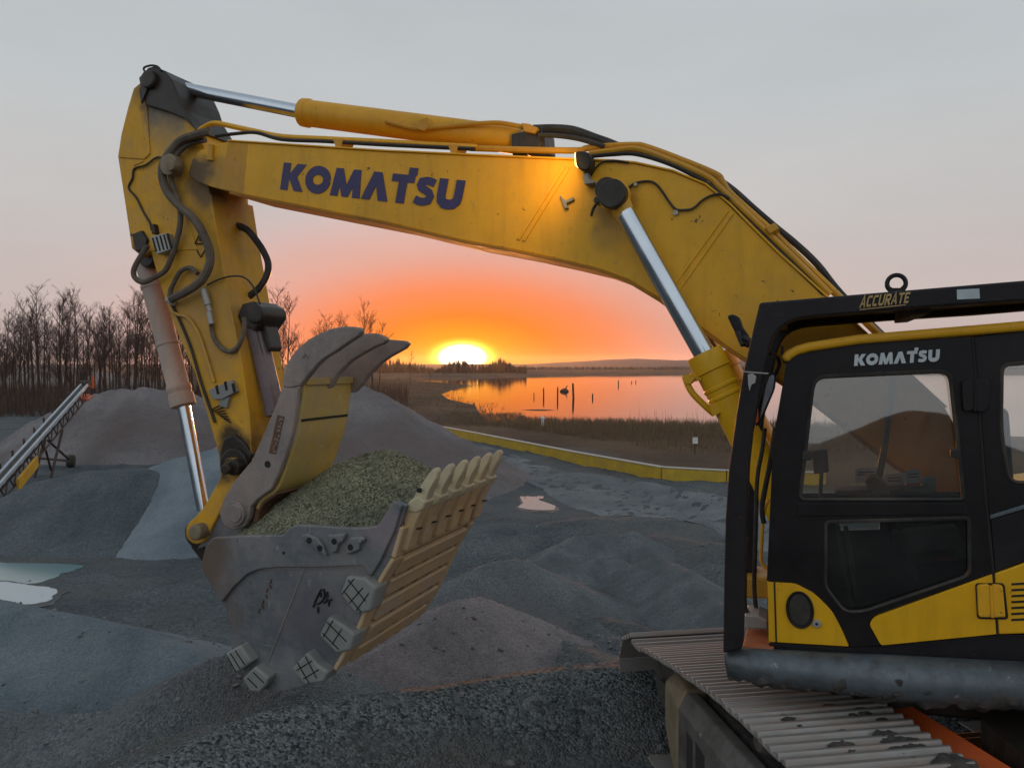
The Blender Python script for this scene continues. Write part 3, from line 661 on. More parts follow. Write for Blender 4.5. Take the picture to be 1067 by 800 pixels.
b = MB(); b.box((0, -.045, .72), Vector((.14, 0, 0)), Vector((0, .012, 0)), Vector((0, 0, .17))); build('panel', b, M['white_paint'], root, .005)
p = atdepth(565.5, 463, 57); p.z = gh(p.x, p.y); b = MB(); b.lathe((0, 0, -.2), (0, 0, .95), [(0, .1), (.8, .1), (.81, .16), (.92, .16), (1, .08)], 12)
o = build('marker_post', b, M['white_paint']); o.location = p; tag(o, 'short pale marker post standing behind the yellow barrier', 'post')

# yellow barrier along the haul track
bp = [(440, 444.5, 62.0), (495, 457.5, 54.0), (600, 480.0, 40.0), (690, 499.0, 33.0), (757, 503.5, 31.2), (850, 506, 30.5)]
bt = [(446.5), (450.0), (466.5), (483.5), (490.5), (491)]
A = atdepth(bp[0][0], 451, bp[0][2]); root = empty('yellow_barrier', (A.x, A.y, FLOOR), 'long low yellow barrier with a pale top edge bordering the haul track', 'barrier')
BL = [atz(px, py, FLOOR + .02) for px, py in [(448, 450), (495, 459.5), (600, 482), (690, 499.5), (757, 503.5), (860, 506)]]
for i in range(len(BL) - 1):
    a, c = BL[i], BL[i + 1]; e = (c - a).normalized(); nrm = Vector((-e.y, e.x, 0)); hgt = .50
    a2 = a + e * .006; c2 = c - e * .006; b = MB()
    for s0, s1, z0, z1 in [(-.11, .11, -.15, hgt)]:
        b.prism([a2 + nrm * s0 + Vector((0, 0, z0)), c2 + nrm * s0 + Vector((0, 0, z0)), c2 + nrm * s0 + Vector((0, 0, z1)), a2 + nrm * s0 + Vector((0, 0, z1))], [a2 + nrm * s1 + Vector((0, 0, z0)), c2 + nrm * s1 + Vector((0, 0, z0)), c2 + nrm * s1 + Vector((0, 0, z1)), a2 + nrm * s1 + Vector((0, 0, z1))])
    pn = build('beam', b, M['barrier'], root, .02, off=root.location)
    b = MB(); b.prism([a2 + nrm * -.14 + Vector((0, 0, hgt + .003)), c2 + nrm * -.14 + Vector((0, 0, hgt + .003)), c2 + nrm * .14 + Vector((0, 0, hgt + .003)), a2 + nrm * .14 + Vector((0, 0, hgt + .003))], [a2 + nrm * -.14 + Vector((0, 0, hgt + .05)), c2 + nrm * -.14 + Vector((0, 0, hgt + .05)), c2 + nrm * .14 + Vector((0, 0, hgt + .05)), a2 + nrm * .14 + Vector((0, 0, hgt + .05))])
    build('cap_rail', b, M['barrier_top'], pn, .008, off=root.location)

# stacking conveyor at the left
top, bot = atdepth(88, 401, 39), atdepth(-30, 532, 23.5)
root = empty('conveyor', (bot.x, bot.y, gh(bot.x, bot.y)), 'inclined stacking conveyor with pale rails reaching over the mauve pile', 'conveyor')
ax = (top - bot).normalized(); sd_ = ax.cross(Vector((0, 0, 1))).normalized(); upv = sd_.cross(ax); Lc = (top - bot).length; OF = root.location
for s in (-1, 1):
    b = MB(); b.box(bot + ax * Lc / 2 + sd_ * .15 * s, ax * Lc / 2, sd_ * .042, upv * .07); build('rail', b, M['conv_rail'], root, .01, off=OF)
b = MB(); b.box(bot + ax * Lc / 2 - upv * .03, ax * (Lc / 2 + .2), sd_ * .105, upv * .03); build('belt', b, M['rubber'], root, .01, off=OF)
b = MB(); nT = 16
for s in (-1, 1):
    b.tube([bot + sd_ * .17 * s - upv * .6 + ax * .8, top + sd_ * .17 * s - upv * .6 - ax * .8], .04, 6)
    for i in range(nT):
        p0, p1 = bot + ax * (Lc * i / nT), bot + ax * (Lc * (i + .5) / nT); p2 = bot + ax * (Lc * (i + 1) / nT); o3 = sd_ * .17 * s
        if i: b.tube([p0 + o3, p1 + o3 - upv * .6], .025, 5)
        if i < nT - 1: b.tube([p1 + o3 - upv * .6, p2 + o3], .025, 5)
build('truss', b, M['conv_dark'], root, off=OF)
b = MB(); b.cyl(top - sd_ * .22 + ax * .15, top + sd_ * .22 + ax * .15, .2, None, 18); build('head_pulley', b, M['conv_dark'], root, sm=True, off=OF)
b = MB()
for i in range(9):
    c = bot + ax * (Lc * (.15 + .09 * i)) + sd_ * -.30; b.box(c, ax * .05, sd_ * .03, upv * .16)
build('idler_bracket', b, M['conv_dark'], root, off=OF)['kind'] = 'stuff'
for s in (-1, 1):
    p = bot + ax * Lc * .62 + sd_ * .3 * s; g = Vector((p.x + .1, p.y - 1.0, gh(p.x, p.y - 1.0))); b = MB(); b.tube([p - upv * .5, g], .055, 8); b.tube([bot + ax * Lc * .45 + sd_ * .3 * s - upv * .5, g + Vector((0, 0, .3))], .045, 8); build('leg', b, M['conv_dark'], root, off=OF)
b = MB(); c = bot + ax * Lc * .30 - upv * .55 + sd_ * .28
b.box(c, ax * 1.3, sd_ * .04, upv * .22); build('side_plate', b, M['yellow'], root, .01, off=OF)
g = atdepth(74, 492, 35); g.z = gh(g.x, g.y) + .28
wh = MB(); wh.lathe(g + Vector((-.15, -.05, 0)), g + Vector((.15, .05, 0)), [(0, .18), (.02, .26), (.2, .30), (.8, .30), (.98, .26), (1, .18)], 24); wo_ = build('wheel', wh, M['rubber'], root, sm=True, off=OF)
b = MB(); b.tube([g, bot + ax * Lc * .55 - upv * .6], .05, 6); b.tube([g, g + Vector((-2.6, .2, .2))], .06, 6); build('axle_frame', b, M['conv_dark'], root, off=OF)
b = MB(); b.box(top + ax * .25 - upv * .75, ax * .5, sd_ * .22, upv * .03); b.box(top - ax * .5 - upv * .5, ax * .5, sd_ * .22, upv * .03); build('sunlit_head_guard', b, M['orange_and_sun'], root, .005, off=OF)  # frame coloured orange to carry the low sunlight
b = MB(); q = atdepth(97, 404, 39); b.tube([q, q + Vector((0, 0, .6))], .06, 8); b.tube([q, top], .03, 6); build('warning_post', b, M['orange_and_sun'], root, off=OF)


# ------------------------------------------------------------------ evening haze over the pit and the lake
b = MB(); b.box(Vector((0, 0, 9.5)), Vector((3400, 0, 0)), Vector((0, 3400, 0)), Vector((0, 0, 17.5)))
hm = bpy.data.materials.new('evening_haze'); hm.use_nodes = True; ht = hm.node_tree; ht.nodes.clear()
pv = N(ht, 'ShaderNodeVolumePrincipled'); pv.inputs['Color'].default_value = (.9, .88, .88, 1); pv.inputs['Density'].default_value = .00008; pv.inputs['Anisotropy'].default_value = .72
ho = N(ht, 'ShaderNodeOutputMaterial'); ht.links.new(pv.outputs[0], ho.inputs['Volume'])
tag(build('haze', b, hm), kind='stuff')

# ================================================================== excavator
# machine axes: Fa forward along the boom, La to the machine's left (towards the camera), Ua up; the upper body leans nose-down 4 degrees
AZ, PT = R(69.0), R(4.0)
Fa = Vector((-math.sin(AZ) * math.cos(PT), math.cos(AZ) * math.cos(PT), -math.sin(PT)))
La = Vector((-math.cos(AZ), -math.sin(AZ), 0)); Ua = (-La).cross(Fa).normalized()
CABL = 1.5
MO = atdepth(803, 672, 4.2) - La * CABL
EX = empty('excavator', (3.3, 4.6, 0), 'big yellow tracked excavator with black cab and raised bucket of gravel', 'excavator')
EO = Vector(EX.location)
def m(f, l, u): return MO + Fa * f + La * l + Ua * u
def fu(px, py, l):
    r = ray(px, py); t = ((MO + La * l) - CAM).dot(La) / r.dot(La); p = CAM + r * t - MO
    return (p.dot(Fa), p.dot(Ua))
def pm(px, py, l):
    f, u = fu(px, py, l); return m(f, l, u)
def part(name, b, mat, parent=EX, bevel=0.0, sm=False, seg=2): return build(name, b, M[mat] if isinstance(mat, str) else mat, parent, bevel, sm, seg, EO)
def trace(b, pxs, l0, l1, lref=None):
    F = [fu(x, y, l0 if lref is None else lref) for x, y in pxs]
    b.prism([m(f, l0, u) for f, u in F], [m(f, l1, u) for f, u in F]); return b
def ribbon(b, F, l0, l1, t):
    """plate swept along an (f,u) polyline, thickness t to its left"""
    n = len(F); A = []; B = []
    for i in range(n):
        p = Vector(F[i]); d = (Vector(F[min(i + 1, n - 1)]) - Vector(F[max(i - 1, 0)])).normalized(); q = p + Vector((-d.y, d.x)) * t
        A.append(p); B.append(q)
    vs = [m(p.x, l, p.y) for l in (l0, l1) for p in A + B]; k = 2 * n; fs = []
    for i in range(n - 1):
        fs += [(i, i + 1, i + 1 + k, i + k), (n + i, n + i + k, n + i + 1 + k, n + i + 1), (i, n + i, n + i + 1, i + 1), (k + i, k + i + 1, k + n + i + 1, k + n + i)]
    fs += [(0, k, k + n, n), (n - 1, 2 * n - 1, k + 2 * n - 1, k + n - 1)]
    return b.add(vs, fs)
def hose(b, pts, r, l=None, n=8, k=6):
    """pts: (px, py[, l])"""
    P = smooth([pm(p[0], p[1], p[2] if len(p) > 2 else l) for p in pts], k); return b.tube(P, r, n)
def disc(b, px, py, l0, l1, r, n=28, r1=None):
    f, u = fu(px, py, l0); return b.cyl(m(f, l0, u), m(f, l1, u), r, r1, n)
def holed(name, outer, holes, l0, l1, mat, parent=EX, bevel=0.0, lref=None):
    """flat plate with openings, through an (f,u) outline"""
    cu = bpy.data.curves.new(name, 'CURVE'); cu.dimensions = '2D'; cu.fill_mode = 'BOTH'; cu.extrude = abs(l0 - l1) / 2
    lr = max(l0, l1) if lref is None else lref
    for poly in [outer] + holes:
        s_ = cu.splines.new('POLY'); s_.points.add(len(poly) - 1); s_.use_cyclic_u = True
        for q, p in zip(s_.points, poly): f, u = fu(p[0], p[1], lr); q.co = (f, u, 0, 1)
    tmp = bpy.data.objects.new('tmp', cu); me = bpy.data.meshes.new_from_object(tmp); bpy.data.objects.remove(tmp); bpy.data.curves.remove(cu)
    lm = (l0 + l1) / 2
    for v in me.vertices: v.co = m(v.co.x, lm + v.co.z, v.co.y) - EO
    bm = bmesh.new(); bm.from_mesh(me); bmesh.ops.remove_doubles(bm, verts=bm.verts, dist=1e-5); bmesh.ops.recalc_face_normals(bm, faces=bm.faces); bm.to_mesh(me); bm.free()
    me.name = name; me.materials.clear(); o = link(name, me, M[mat], parent)
    if bevel:
        md = o.modifiers.new('edge', 'BEVEL'); md.width = bevel; md.segments = 2; md.limit_method = 'ANGLE'; md.angle_limit = R(40); md.use_clamp_overlap = True
    return o
def rounded(px, r, k=5):
    """round the corners of a pixel outline"""
    out = []; n = len(px)
    for i in range(n):
        p0, p, p1 = Vector(px[i - 1][:2]), Vector(px[i][:2]), Vector(px[(i + 1) % n][:2]); rr = px[i][2] if len(px[i]) > 2 else r
        a = (p0 - p); c = (p1 - p); q = min(rr, a.length * .45, c.length * .45); A = p + a.normalized() * q; C = p + c.normalized() * q
        for j in range(k + 1):
            t = j / k; out.append(tuple(A * (1 - t) ** 2 + p * 2 * t * (1 - t) + C * t * t))
    return out
# lettering ------------------------------------------------------------------
def stroke(pl, wd):
    P = [Vector(p) for p in pl]; n = len(P); Lf, Rt = [], []
    for i, p in enumerate(P):
        d0 = (P[i] - P[i - 1]).normalized() if i else None; d1 = (P[i + 1] - P[i]).normalized() if i < n - 1 else None
        d0 = d0 or d1; d1 = d1 or d0; t = (d0 + d1); t = t.normalized() if t.length > 1e-6 else d0
        nn = Vector((-t.y, t.x)); sc = 1 / max(.45, nn.dot(Vector((-d0.y, d0.x)))); Lf.append(p + nn * wd / 2 * sc); Rt.append(p - nn * wd / 2 * sc)
    return [[Lf[i], Lf[i + 1], Rt[i + 1], Rt[i]] for i in range(n - 1)]
def arc(cx, cy, rx, ry, a0, a1, n=14): return [(cx + rx * math.cos(R(a0 + (a1 - a0) * i / n)), cy + ry * math.sin(R(a0 + (a1 - a0) * i / n))) for i in range(n + 1)]
def P_(*p): return [[Vector(q) for q in p]]
HEAVY = {
 'K': (1.02, P_((0, 0), (.34, 0), (.34, 1), (0, 1)) + P_((.34, .42), (.70, .52), (1.04, 1), (.64, 1), (.34, .60)) + P_((.40, .5), (.70, .52), (1.04, 0), (.64, 0), (.34, .44))),
 'O': (1.14, stroke(arc(.57, .5, .40, .345, 0, 360, 30), .325)),
 'M': (1.30, P_((0, 0), (.33, 0), (.41, 1), (.12, 1)) + P_((1.30, 0), (.97, 0), (.89, 1), (1.18, 1)) + P_((.12, 1), (.42, 1), (.65, .42), (.65, 0), (.52, 0)) + P_((1.18, 1), (.88, 1), (.65, .42), (.65, 0), (.78, 0))),
 'A': (1.10, P_((0, 0), (.36, 0), (.72, 1), (.38, 1)) + P_((1.12, 0), (.72, 0), (.46, .8), (.72, 1))),
 'T': (.92, P_((0, .74), (.92, .74), (.92, 1), (0, 1)) + P_((.30, 0), (.64, 0), (.64, .74), (.30, .74)) + P_((.64, 1), (.98, 1), (.98, 1.26), (.64, 1.26))),
 'S': (.86, stroke([(.76, .80), (.60, .85), (.42, .865), (.24, .82), (.20, .71), (.26, .61), (.43, .54), (.60, .46), (.67, .35), (.62, .20), (.44, .135), (.26, .14), (.07, .20)], .27)),
 'U': (1.0, stroke([(.17, 1), (.17, .42), (.20, .27), (.32, .165), (.5, .135), (.68, .165), (.80, .27), (.83, .42), (.83, 1)], .33))}
LT = {
 'A': (.8, stroke([(.08, 0), (.4, 1), (.72, 0)], .18) + stroke([(.22, .32), (.6, .32)], .16)),
 'C': (.72, stroke([(.68, .88), (.2, .88), (.1, .75), (.1, .25), (.2, .12), (.66, .12)], .2)),
 'U': (.78, stroke([(.1, 1), (.1, .25), (.22, .12), (.56, .12), (.68, .25), (.68, 1)], .2)),
 'R': (.76, stroke([(.1, 0), (.1, .9), (.58, .9), (.66, .78), (.66, .6), (.58, .48), (.14, .48)], .2) + stroke([(.36, .46), (.68, 0)], .2)),
 'T': (.74, stroke([(0, .9), (.74, .9)], .2) + stroke([(.37, .85), (.37, 0)], .2)),
 'E': (.66, stroke([(.64, .9), (.1, .9), (.1, .1), (.62, .1)], .2) + stroke([(.1, .5), (.54, .5)], .18))}
def lettering(word, font, quad, l, parent, mat, gap=.09, shear=0.0, name='lettering', t=.004):
    F = [Vector(fu(x, y, l)) for x, y in quad]             # TL TR BR BL
    tot = sum(font[c][0] for c in word) + gap * (len(word) - 1); b = MB(); x = 0
    for c in word:
        for poly in font[c][1]:
            A = []
            for p in poly:
                s_ = (x + p.x + shear * p.y) / tot; v = p.y
                A.append((F[3] * (1 - s_) + F[2] * s_) * (1 - v) + (F[0] * (1 - s_) + F[1] * s_) * v)
            b.prism([m(p.x, l + t, p.y) for p in A], [m(p.x, l, p.y) for p in A])
            t += .00006
        x += font[c][0] + gap
    return part(name, b, mat, parent)

PL = lambda x, y, l: pm(x, y, l) - EO
BLK, DUST = (.022, .019, .017), (.20, .15, .10)
M['yellow'] = worn('boom_yellow_paint', (.80, .40, .010), (.32, .19, .06), .16, (.05, .03, .02), 1.0, .42, scratch=(.42, .27, .06), stains=[(PL(204, 185, .3), .26, (.04, .028, .02), .9), (PL(228, 186, .3), .26, (.16, .10, .04), .5), (PL(640, 212, .3), .20, (.14, .08, .03), .55), (PL(634, 246, .3), .15, (.22, .13, .04), .4), (PL(820, 330, .3), .5, (.30, .18, .04), .25)])
M['yellow_arm'] = worn('dusty_yellow_arm_paint', (.74, .37, .012), (.36, .23, .10), .5, (.05, .03, .02), 1.0, .55, scratch=(.40, .26, .08), stains=[(PL(172, 92, .2), .42, BLK, .9), (PL(176, 118, .2), .36, (.20, .18, .15), .65), (PL(243, 478, .2), .34, BLK, .92), (PL(212, 195, .2), .26, (.06, .045, .035), .75), (PL(200, 562, .3), .14, BLK, .4), (PL(146, 257, .2), .16, BLK, .7), (PL(215, 330, .2), .6, (.30, .20, .11), .35)])
M['cyl_yellow'] = worn('cylinder_orange_yellow', (.74, .36, .010), (.30, .17, .06), .2, (.06, .03, .02), .7, .42)
M['mud'] = worn('dark_mud_crust', (.05, .046, .042), (.12, .11, .10), .8, None, 0, .95, bmp=.6)
M['step'] = worn('gritty_sunlit_step', (.42, .12, .045), (.22, .13, .09), .8, (.6, .2, .08), .6, .8, bmp=.5)  # orange base colour holds the sunlight falling on the step
M['bucket'] = worn('scoured_bucket_steel', (.150, .165, .182), (.27, .25, .24), .75, (.085, .06, .045), .9, .5, .3, scratch=(.40, .40, .41), stains=[(PL(218, 588, .78), .34, (.15, .10, .07), .8), (PL(232, 640, .75), .22, (.17, .12, .09), .55), (PL(330, 650, .75), .45, (.11, .105, .125), .6), (PL(405, 550, .78), .25, (.30, .24, .25), .6), (PL(300, 700, .75), .25, (.30, .30, .30), .45)])
M['flange'] = worn('muddy_shaded_underside_paint', (.46, .20, .018), (.15, .09, .04), .55, None, 0, .8)  # mud brown with underside shade and low-sun orange mixed into the colour
M['guard_mud'] = worn('mud_caked_guard_steel', (.15, .14, .13), (.05, .042, .036), .9, (.28, .26, .24), .8, .8, .1)
M['rust_and_shade'] = worn('rust_and_shade_brown', (.12, .055, .03), (.22, .14, .09), .5, None, 0, .8)  # rust brown; on the thumb's lower web it stands for shade

# ---- undercarriage: track ---------------------------------------------------
TD = Vector((-.154, 1, 0)).normalized(); TR = Vector((TD.y, -TD.x, 0)); TNEAR = Vector((1.30, 3.62, 0)); SW = .88
TC = TNEAR + TR * SW / 2                                   # a point on the track's centre line
def tw(s, r, z): return TC + TD * s + TR * r + Vector((0, 0, z))
ZT = .97
sx = 2.36
idler_c, idler_r = (sx - .02, .36), .36; spr_c, spr_r = (-2.5, .50), .47
prof = []
for a in np.linspace(0, 1, 26):                            # top run: sags from the carrier roller down to the idler
    s_ = -2.5 + a * (sx + 2.4); q = max(0, (s_ - .35) / (sx - .45)); prof.append((s_, ZT - .27 * min(1, q) ** 1.5))
for a in np.linspace(70, -90, 14): prof.append((idler_c[0] + idler_r * math.cos(R(a)) + .02, idler_c[1] + idler_r * math.sin(R(a))))
for a in np.linspace(0, 1, 20)[1:]: prof.append((sx - a * (sx + 2.5), 0.0))
for a in np.linspace(-90, -270, 12)[1:-1]: prof.append((-2.5 + spr_r * math.cos(R(a)), .47 + spr_r * math.sin(R(a)) * 1.0))
def make_track(side):
    off = TR * (2.66 if side else 0)
    b = MB(); n = len(prof)
    # link chain
    loop = [TC * 0 + tw(s_, 0, z) + off for s_, z in prof]
    for rr in (-.10, .10):
        cen = Vector((sum(p[0] for p in prof) / n, sum(p[1] for p in prof) / n))
        inn = [(s_ + (cen.x - s_) * .03, z + (cen.y - z) * .18) for s_, z in prof]
        vs = []; fs = []
        for k, (o_, i_) in enumerate(zip(prof, inn)):
            vs += [tw(o_[0], rr - .035, o_[1] * .985 + .004) + off, tw(o_[0], rr + .035, o_[1] * .985 + .004) + off, tw(i_[0], rr + .035, i_[1]) + off, tw(i_[0], rr - .035, i_[1]) + off]
        for k in range(n):
            a = k * 4; c = ((k + 1) % n) * 4
            for j in range(4): fs.append((a + j, a + (j + 1) % 4, c + (j + 1) % 4, c + j))
        b.add(vs, fs)
    tk = part('track', b, 'track_mud')
    # shoes, each of its own
    P = [Vector(p) for p in prof] + [Vector(prof[0])]; cum = [0]
    for i in range(n): cum.append(cum[-1] + (P[i + 1] - P[i]).length)
    tot = cum[-1]; ns = round(tot / .216); pit = tot / ns
    sb = MB(); hw = SW / 2; pf = [(-.112, .0), (-.112, .012), (-.100, .040), (-.082, .040), (-.072, .014), (-.030, .012), (-.018, .036), (.002, .036), (.012, .012), (.052, .012), (.064, .036), (.084, .036), (.094, .012), (.106, .010), (.106, 0), (.0, -.004)]
    sb.prism([Vector((-hw, y, z)) for y, z in pf], [Vector((hw, y, z)) for y, z in pf])
    me = None
    for k in range(ns):
        d = k * pit + .05; i = max(j for j in range(n) if cum[j] <= d); t = (d - cum[i]) / (cum[i + 1] - cum[i]); q = P[i].lerp(P[i + 1], t); e = (P[i + 1] - P[i]).normalized()
        if me is None: o = build('track_shoe', sb, M['shoe'], tk, .006, False, 2); me = o
        else: o = me.copy(); COL.objects.link(o); o.parent = tk
        yv = (TD * e.x + Vector((0, 0, 1)) * e.y); zv = TR.cross(yv); zv = zv if True else -zv
        mt = Matrix((( TR.x, yv.x, zv.x, 0), (TR.y, yv.y, zv.y, 0), (TR.z, yv.z, zv.z, 0), (0, 0, 0, 1)))
        loc = tw(q.x, random.uniform(-.006, .006), q.y) + off - EO
        mt = Matrix.Translation(loc) @ mt @ Matrix.Rotation(R(random.uniform(-1.2, 1.2)), 4, 'X'); o.matrix_local = mt
    b = MB(); b.lathe(tw(idler_c[0], -.16, .36) + off, tw(idler_c[0], .16, .36) + off, [(0, .10), (.0, .26), (.1, .29), (.3, .30), (.32, .25), (.68, .25), (.7, .30), (.9, .29), (1, .26), (1, .1)], 30); part('idler', b, 'track_mud', tk, 0, True)
    b = MB(); b.lathe(tw(-2.5, -.1, .47) + off, tw(-2.5, .1, .47) + off, [(0, .2), (0, .36), (.3, .40), (.7, .40), (1, .36), (1, .2)], 22); part('sprocket', b, 'track_mud', tk)
    b = MB()
    for s_ in (-1.9, -1.4, -.9, -.4, .1, .6, 1.1, 1.6): b.lathe(tw(s_, -.2, .17) + off, tw(s_, .2, .17) + off, [(0, .09), (.1, .11), (.3, .11), (.32, .085), (.68, .085), (.7, .11), (.9, .11), (1, .09)], 16)
    for s_ in (-.8, .55): b.lathe(tw(s_, -.30, ZT - .16) + off, tw(s_, .2, ZT - .16) + off, [(0, .05), (.1, .09), (.9, .09), (1, .05)], 16)
    part('rollers', b, 'track_mud', tk, 0, True)['kind'] = 'stuff'
    # frame with sloped shoulders, front yoke and outboard step boxes
    sec = [(-.27, .20), (-.27, .46), (-.19, .66), (.19, .66), (.27, .46), (.27, .20)]
    b = MB(); b.prism([tw(1.75, r, z) + off for r, z in sec], [tw(-2.1, r, z) + off for r, z in sec])
    b.prism([tw(2.42, r * .8, z * .9) + off for r, z in [(-.27, .26), (-.27, .44), (.27, .44), (.27, .26)]], [tw(1.70, r, z) + off for r, z in [(-.27, .26), (-.27, .48), (.27, .48), (.27, .26)]])
    part('track_frame', b, 'track_mud', tk, .02)
    return tk
t1 = make_track(0)
# outboard guard box on the near track frame, partly caked
b = MB(); hw = SW / 2
g0, g1 = 1.46, -2.0
sec = [(-.41, .08), (-.41, .60), (-.35, .70), (-.27, .70), (-.27, .08)]
b.prism([tw(g0, r, z) for r, z in sec], [tw(g1, r, z) for r, z in sec]); guard = part('step_guard', b, 'guard_mud', t1, .015)
b = MB()
for a, wq in ((1.25, .05), (1.08, .07), (.45, .2), (-.3, .2), (-1.1, .2)):
    b.prism([tw(a + wq, -.412, .22), tw(a - wq, -.412, .20), tw(a - wq, -.412, .50), tw(a + wq, -.412, .52)], [tw(a + wq, -.40, .22), tw(a - wq, -.40, .20), tw(a - wq, -.40, .50), tw(a + wq, -.40, .52)])
part('guard_opening', b, 'groove', guard)['kind'] = 'stuff'
b = MB(); b.prism([tw(1.85, r, z) for r, z in [(-.36, .30), (-.36, .62), (-.26, .70), (-.2, .70), (-.2, .30)]], [tw(1.45, r, z) for r, z in [(-.42, .05), (-.42, .60), (-.36, .72), (-.2, .72), (-.2, .05)]]); part('yoke_guard', b, 'dusty_pin', t1, .025, False, 3)
b = MB(); rmd = random.Random(9)
ico = bmesh.new(); bmesh.ops.create_icosphere(ico, subdivisions=3, radius=1); IV = [v.co.copy() for v in ico.verts]; IF = [[v.index for v in f.verts] for f in ico.faces]; ico.free()
for _ in range(46):
    s_ = rmd.uniform(-1.6, 1.3); r_ = rmd.gauss(.12, .2); r_ = max(-.38, min(.40, r_)); a_ = rmd.uniform(.012, .045) * (1.7 if _ < 8 else 1); q_ = max(0, (s_ - .35) / (sx - .45)); z_ = ZT - .27 * min(1, q_) ** 1.5 + .02
    b.add([tw(s_ + v.y * a_ * 1.3 * (1 + .5 * noise.noise(v * 3 + Vector((_, 0, 0)))), r_ + v.x * a_ * 1.6 * (1 + .4 * noise.noise(v * 2 + Vector((0, _, 0)))), z_ + v.z * a_ * .42 * (1 + .8 * noise.noise(v * 5 + Vector((0, 0, _))))) for v in IV], IF)
part('mud_clods', b, 'mud', t1, 0, True)['kind'] = 'stuff'
t2 = make_track(1)
# car body between the tracks, swing ring, inner rail with low sun painted on
b = MB(); c = tw(-.2, 1.33, .62)
b.box(c, TD * .62, TR * .88, Vector((0, 0, .2))); b.box(tw(.55, 1.33, .5), TD * .22, TR * 1.0, Vector((0, 0, .16))); b.box(tw(-1.0, 1.33, .5), TD * .22, TR * 1.0, Vector((0, 0, .16)))
part('car_body', b, 'track_mud', EX, .03)
b = MB(); b.cyl(tw(-.2, 1.33, .78), tw(-.2, 1.33, 1.06), .68, None, 40); part('swing_ring', b, 'oily')
b = MB(); b.prism([tw(1.2, .455, .90), tw(1.2, .60, .955), tw(1.2, .60, .80), tw(1.2, .455, .80)], [tw(-1.9, .455, .985), tw(-1.9, .60, 1.04), tw(-1.9, .60, .80), tw(-1.9, .455, .80)]); part('sunlit_inner_rail', b, 'orange_and_sun', t1, .008)  # orange here is sunlight put into the rail's colour

# ---- upper frame deck, engine housing, counterweight -----------------------
b = MB(); F0 = fu(815, 690, 1.45)[0]; uA, uB = fu(800, 676, 1.5)[1] - .02, fu(800, 700, 1.5)[1]
b.prism([m(f, 1.44, u) for f, u in [(F0, uA), (F0, uB), (-4.2, uB - .02), (-4.2, uA)]], [m(f, -1.45, u) for f, u in [(F0, uA), (F0, uB), (-4.2, uB - .02), (-4.2, uA)]])
part('deck', b, 'track_mud', EX, .012)
b = MB(); b.prism([m(f, 1.15, u) for f, u in [(F0 - .15, uB), (F0 - .25, uB - .32), (-3.9, uB - .32), (-4.0, uB)]], [m(f, -1.2, u) for f, u in [(F0 - .15, uB), (F0 - .25, uB - .32), (-3.9, uB - .32), (-4.0, uB)]]); part('belly_light_block', b, 'oily', EX, .02)  # added box under the deck, keeps low light from shining through
uw = fu(1067, 586, 1.5)[1]
b = MB(); sec = [(-1.75, uA + .02), (-1.75, uw + .02), (-3.6, uw + .25), (-3.6, uA + .02)]
b.prism([m(f, 1.47, u) for f, u in sec], [m(f, .45, u) for f, u in sec]); b.prism([m(f, -.45, u) for f, u in sec], [m(f, -1.5, u) for f, u in sec]); part('engine_cover', b, 'yellow_clean', EX, .05, False, 3)
b = MB(); sec = [(1.5, -3.55), (1.5, -4.1), (1.1, -4.55), (0, -4.75), (-1.1, -4.55), (-1.5, -4.1), (-1.5, -3.55)]
b.prism([m(f, l, uA - .1) for l, f in sec], [m(f, l, uA + 1.25) for l, f in sec]); part('counterweight', b, 'yellow_clean', EX, .08, False, 3)

# ---- boom ------------------------------------------------------------------
BW = .30
top_px = [(221, 151), (238, 147.5), (300, 151.5), (400, 158), (475, 161.5), (549, 165), (599, 167), (640, 168.5), (662, 170.5), (701, 179), (735, 193), (760, 213.5), (786, 240), (812, 265.5), (857, 306), (920, 365), (985, 425)]
bot_px = [(960, 502), (935, 486), (848, 419), (763, 365), (722, 336), (688, 311.5), (654, 290), (622, 275), (582, 262), (540, 250.5), (478, 236), (400, 222), (330, 211), (240, 197), (224, 193)]
bot_px = [(960, 502), (935, 486), (848, 419), (763, 365), (722.5, 335.6), (688, 311.5), (654, 291), (622, 279.5), (582, 270), (540, 261), (478, 249.5), (400, 231), (330, 217.5), (240.6, 200), (224, 196)]
foot = [(1010, 470), (1012, 540), (985, 560), (960, 540)]
tip = [(206, 190), (196, 182), (200, 166), (208, 157)]
b = MB(); trace(b, top_px + foot + bot_px + tip, BW, -BW); boom = part('boom', b, 'yellow', EX, .008)
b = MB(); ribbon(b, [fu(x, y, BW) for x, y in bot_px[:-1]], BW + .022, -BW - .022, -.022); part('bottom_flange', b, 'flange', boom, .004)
b = MB(); ribbon(b, [fu(x, y, BW) for x, y in top_px[1:]], BW + .016, -BW - .016, -.014); part('top_flange', b, 'yellow', boom, .004)
for q in ([(758, 219), (701, 298)], [(763, 222), (707, 302)], [(588, 173), (540, 250)], [(593, 174), (545.5, 251)]):
    (x0, y0), (x1, y1) = q; f0, f1 = Vector(fu(x0, y0, BW)), Vector(fu(x1, y1, BW)); d = (f1 - f0).normalized(); nn = Vector((-d.y, d.x)) * .014; b = MB()
    b.prism([m(p.x, BW + .009, p.y) for p in (f0 + nn, f1 + nn, f1 - nn, f0 - nn)], [m(p.x, BW - .01, p.y) for p in (f0 + nn, f1 + nn, f1 - nn, f0 - nn)])
    part('weld_ridge', b, 'yellow', boom, .006)
lettering('KOMATSU', HEAVY, [(296.5, 169.5), (486, 188.5), (479.5, 219), (292, 197.5)], BW + .001, boom, 'logo_blue', .06, -.02)
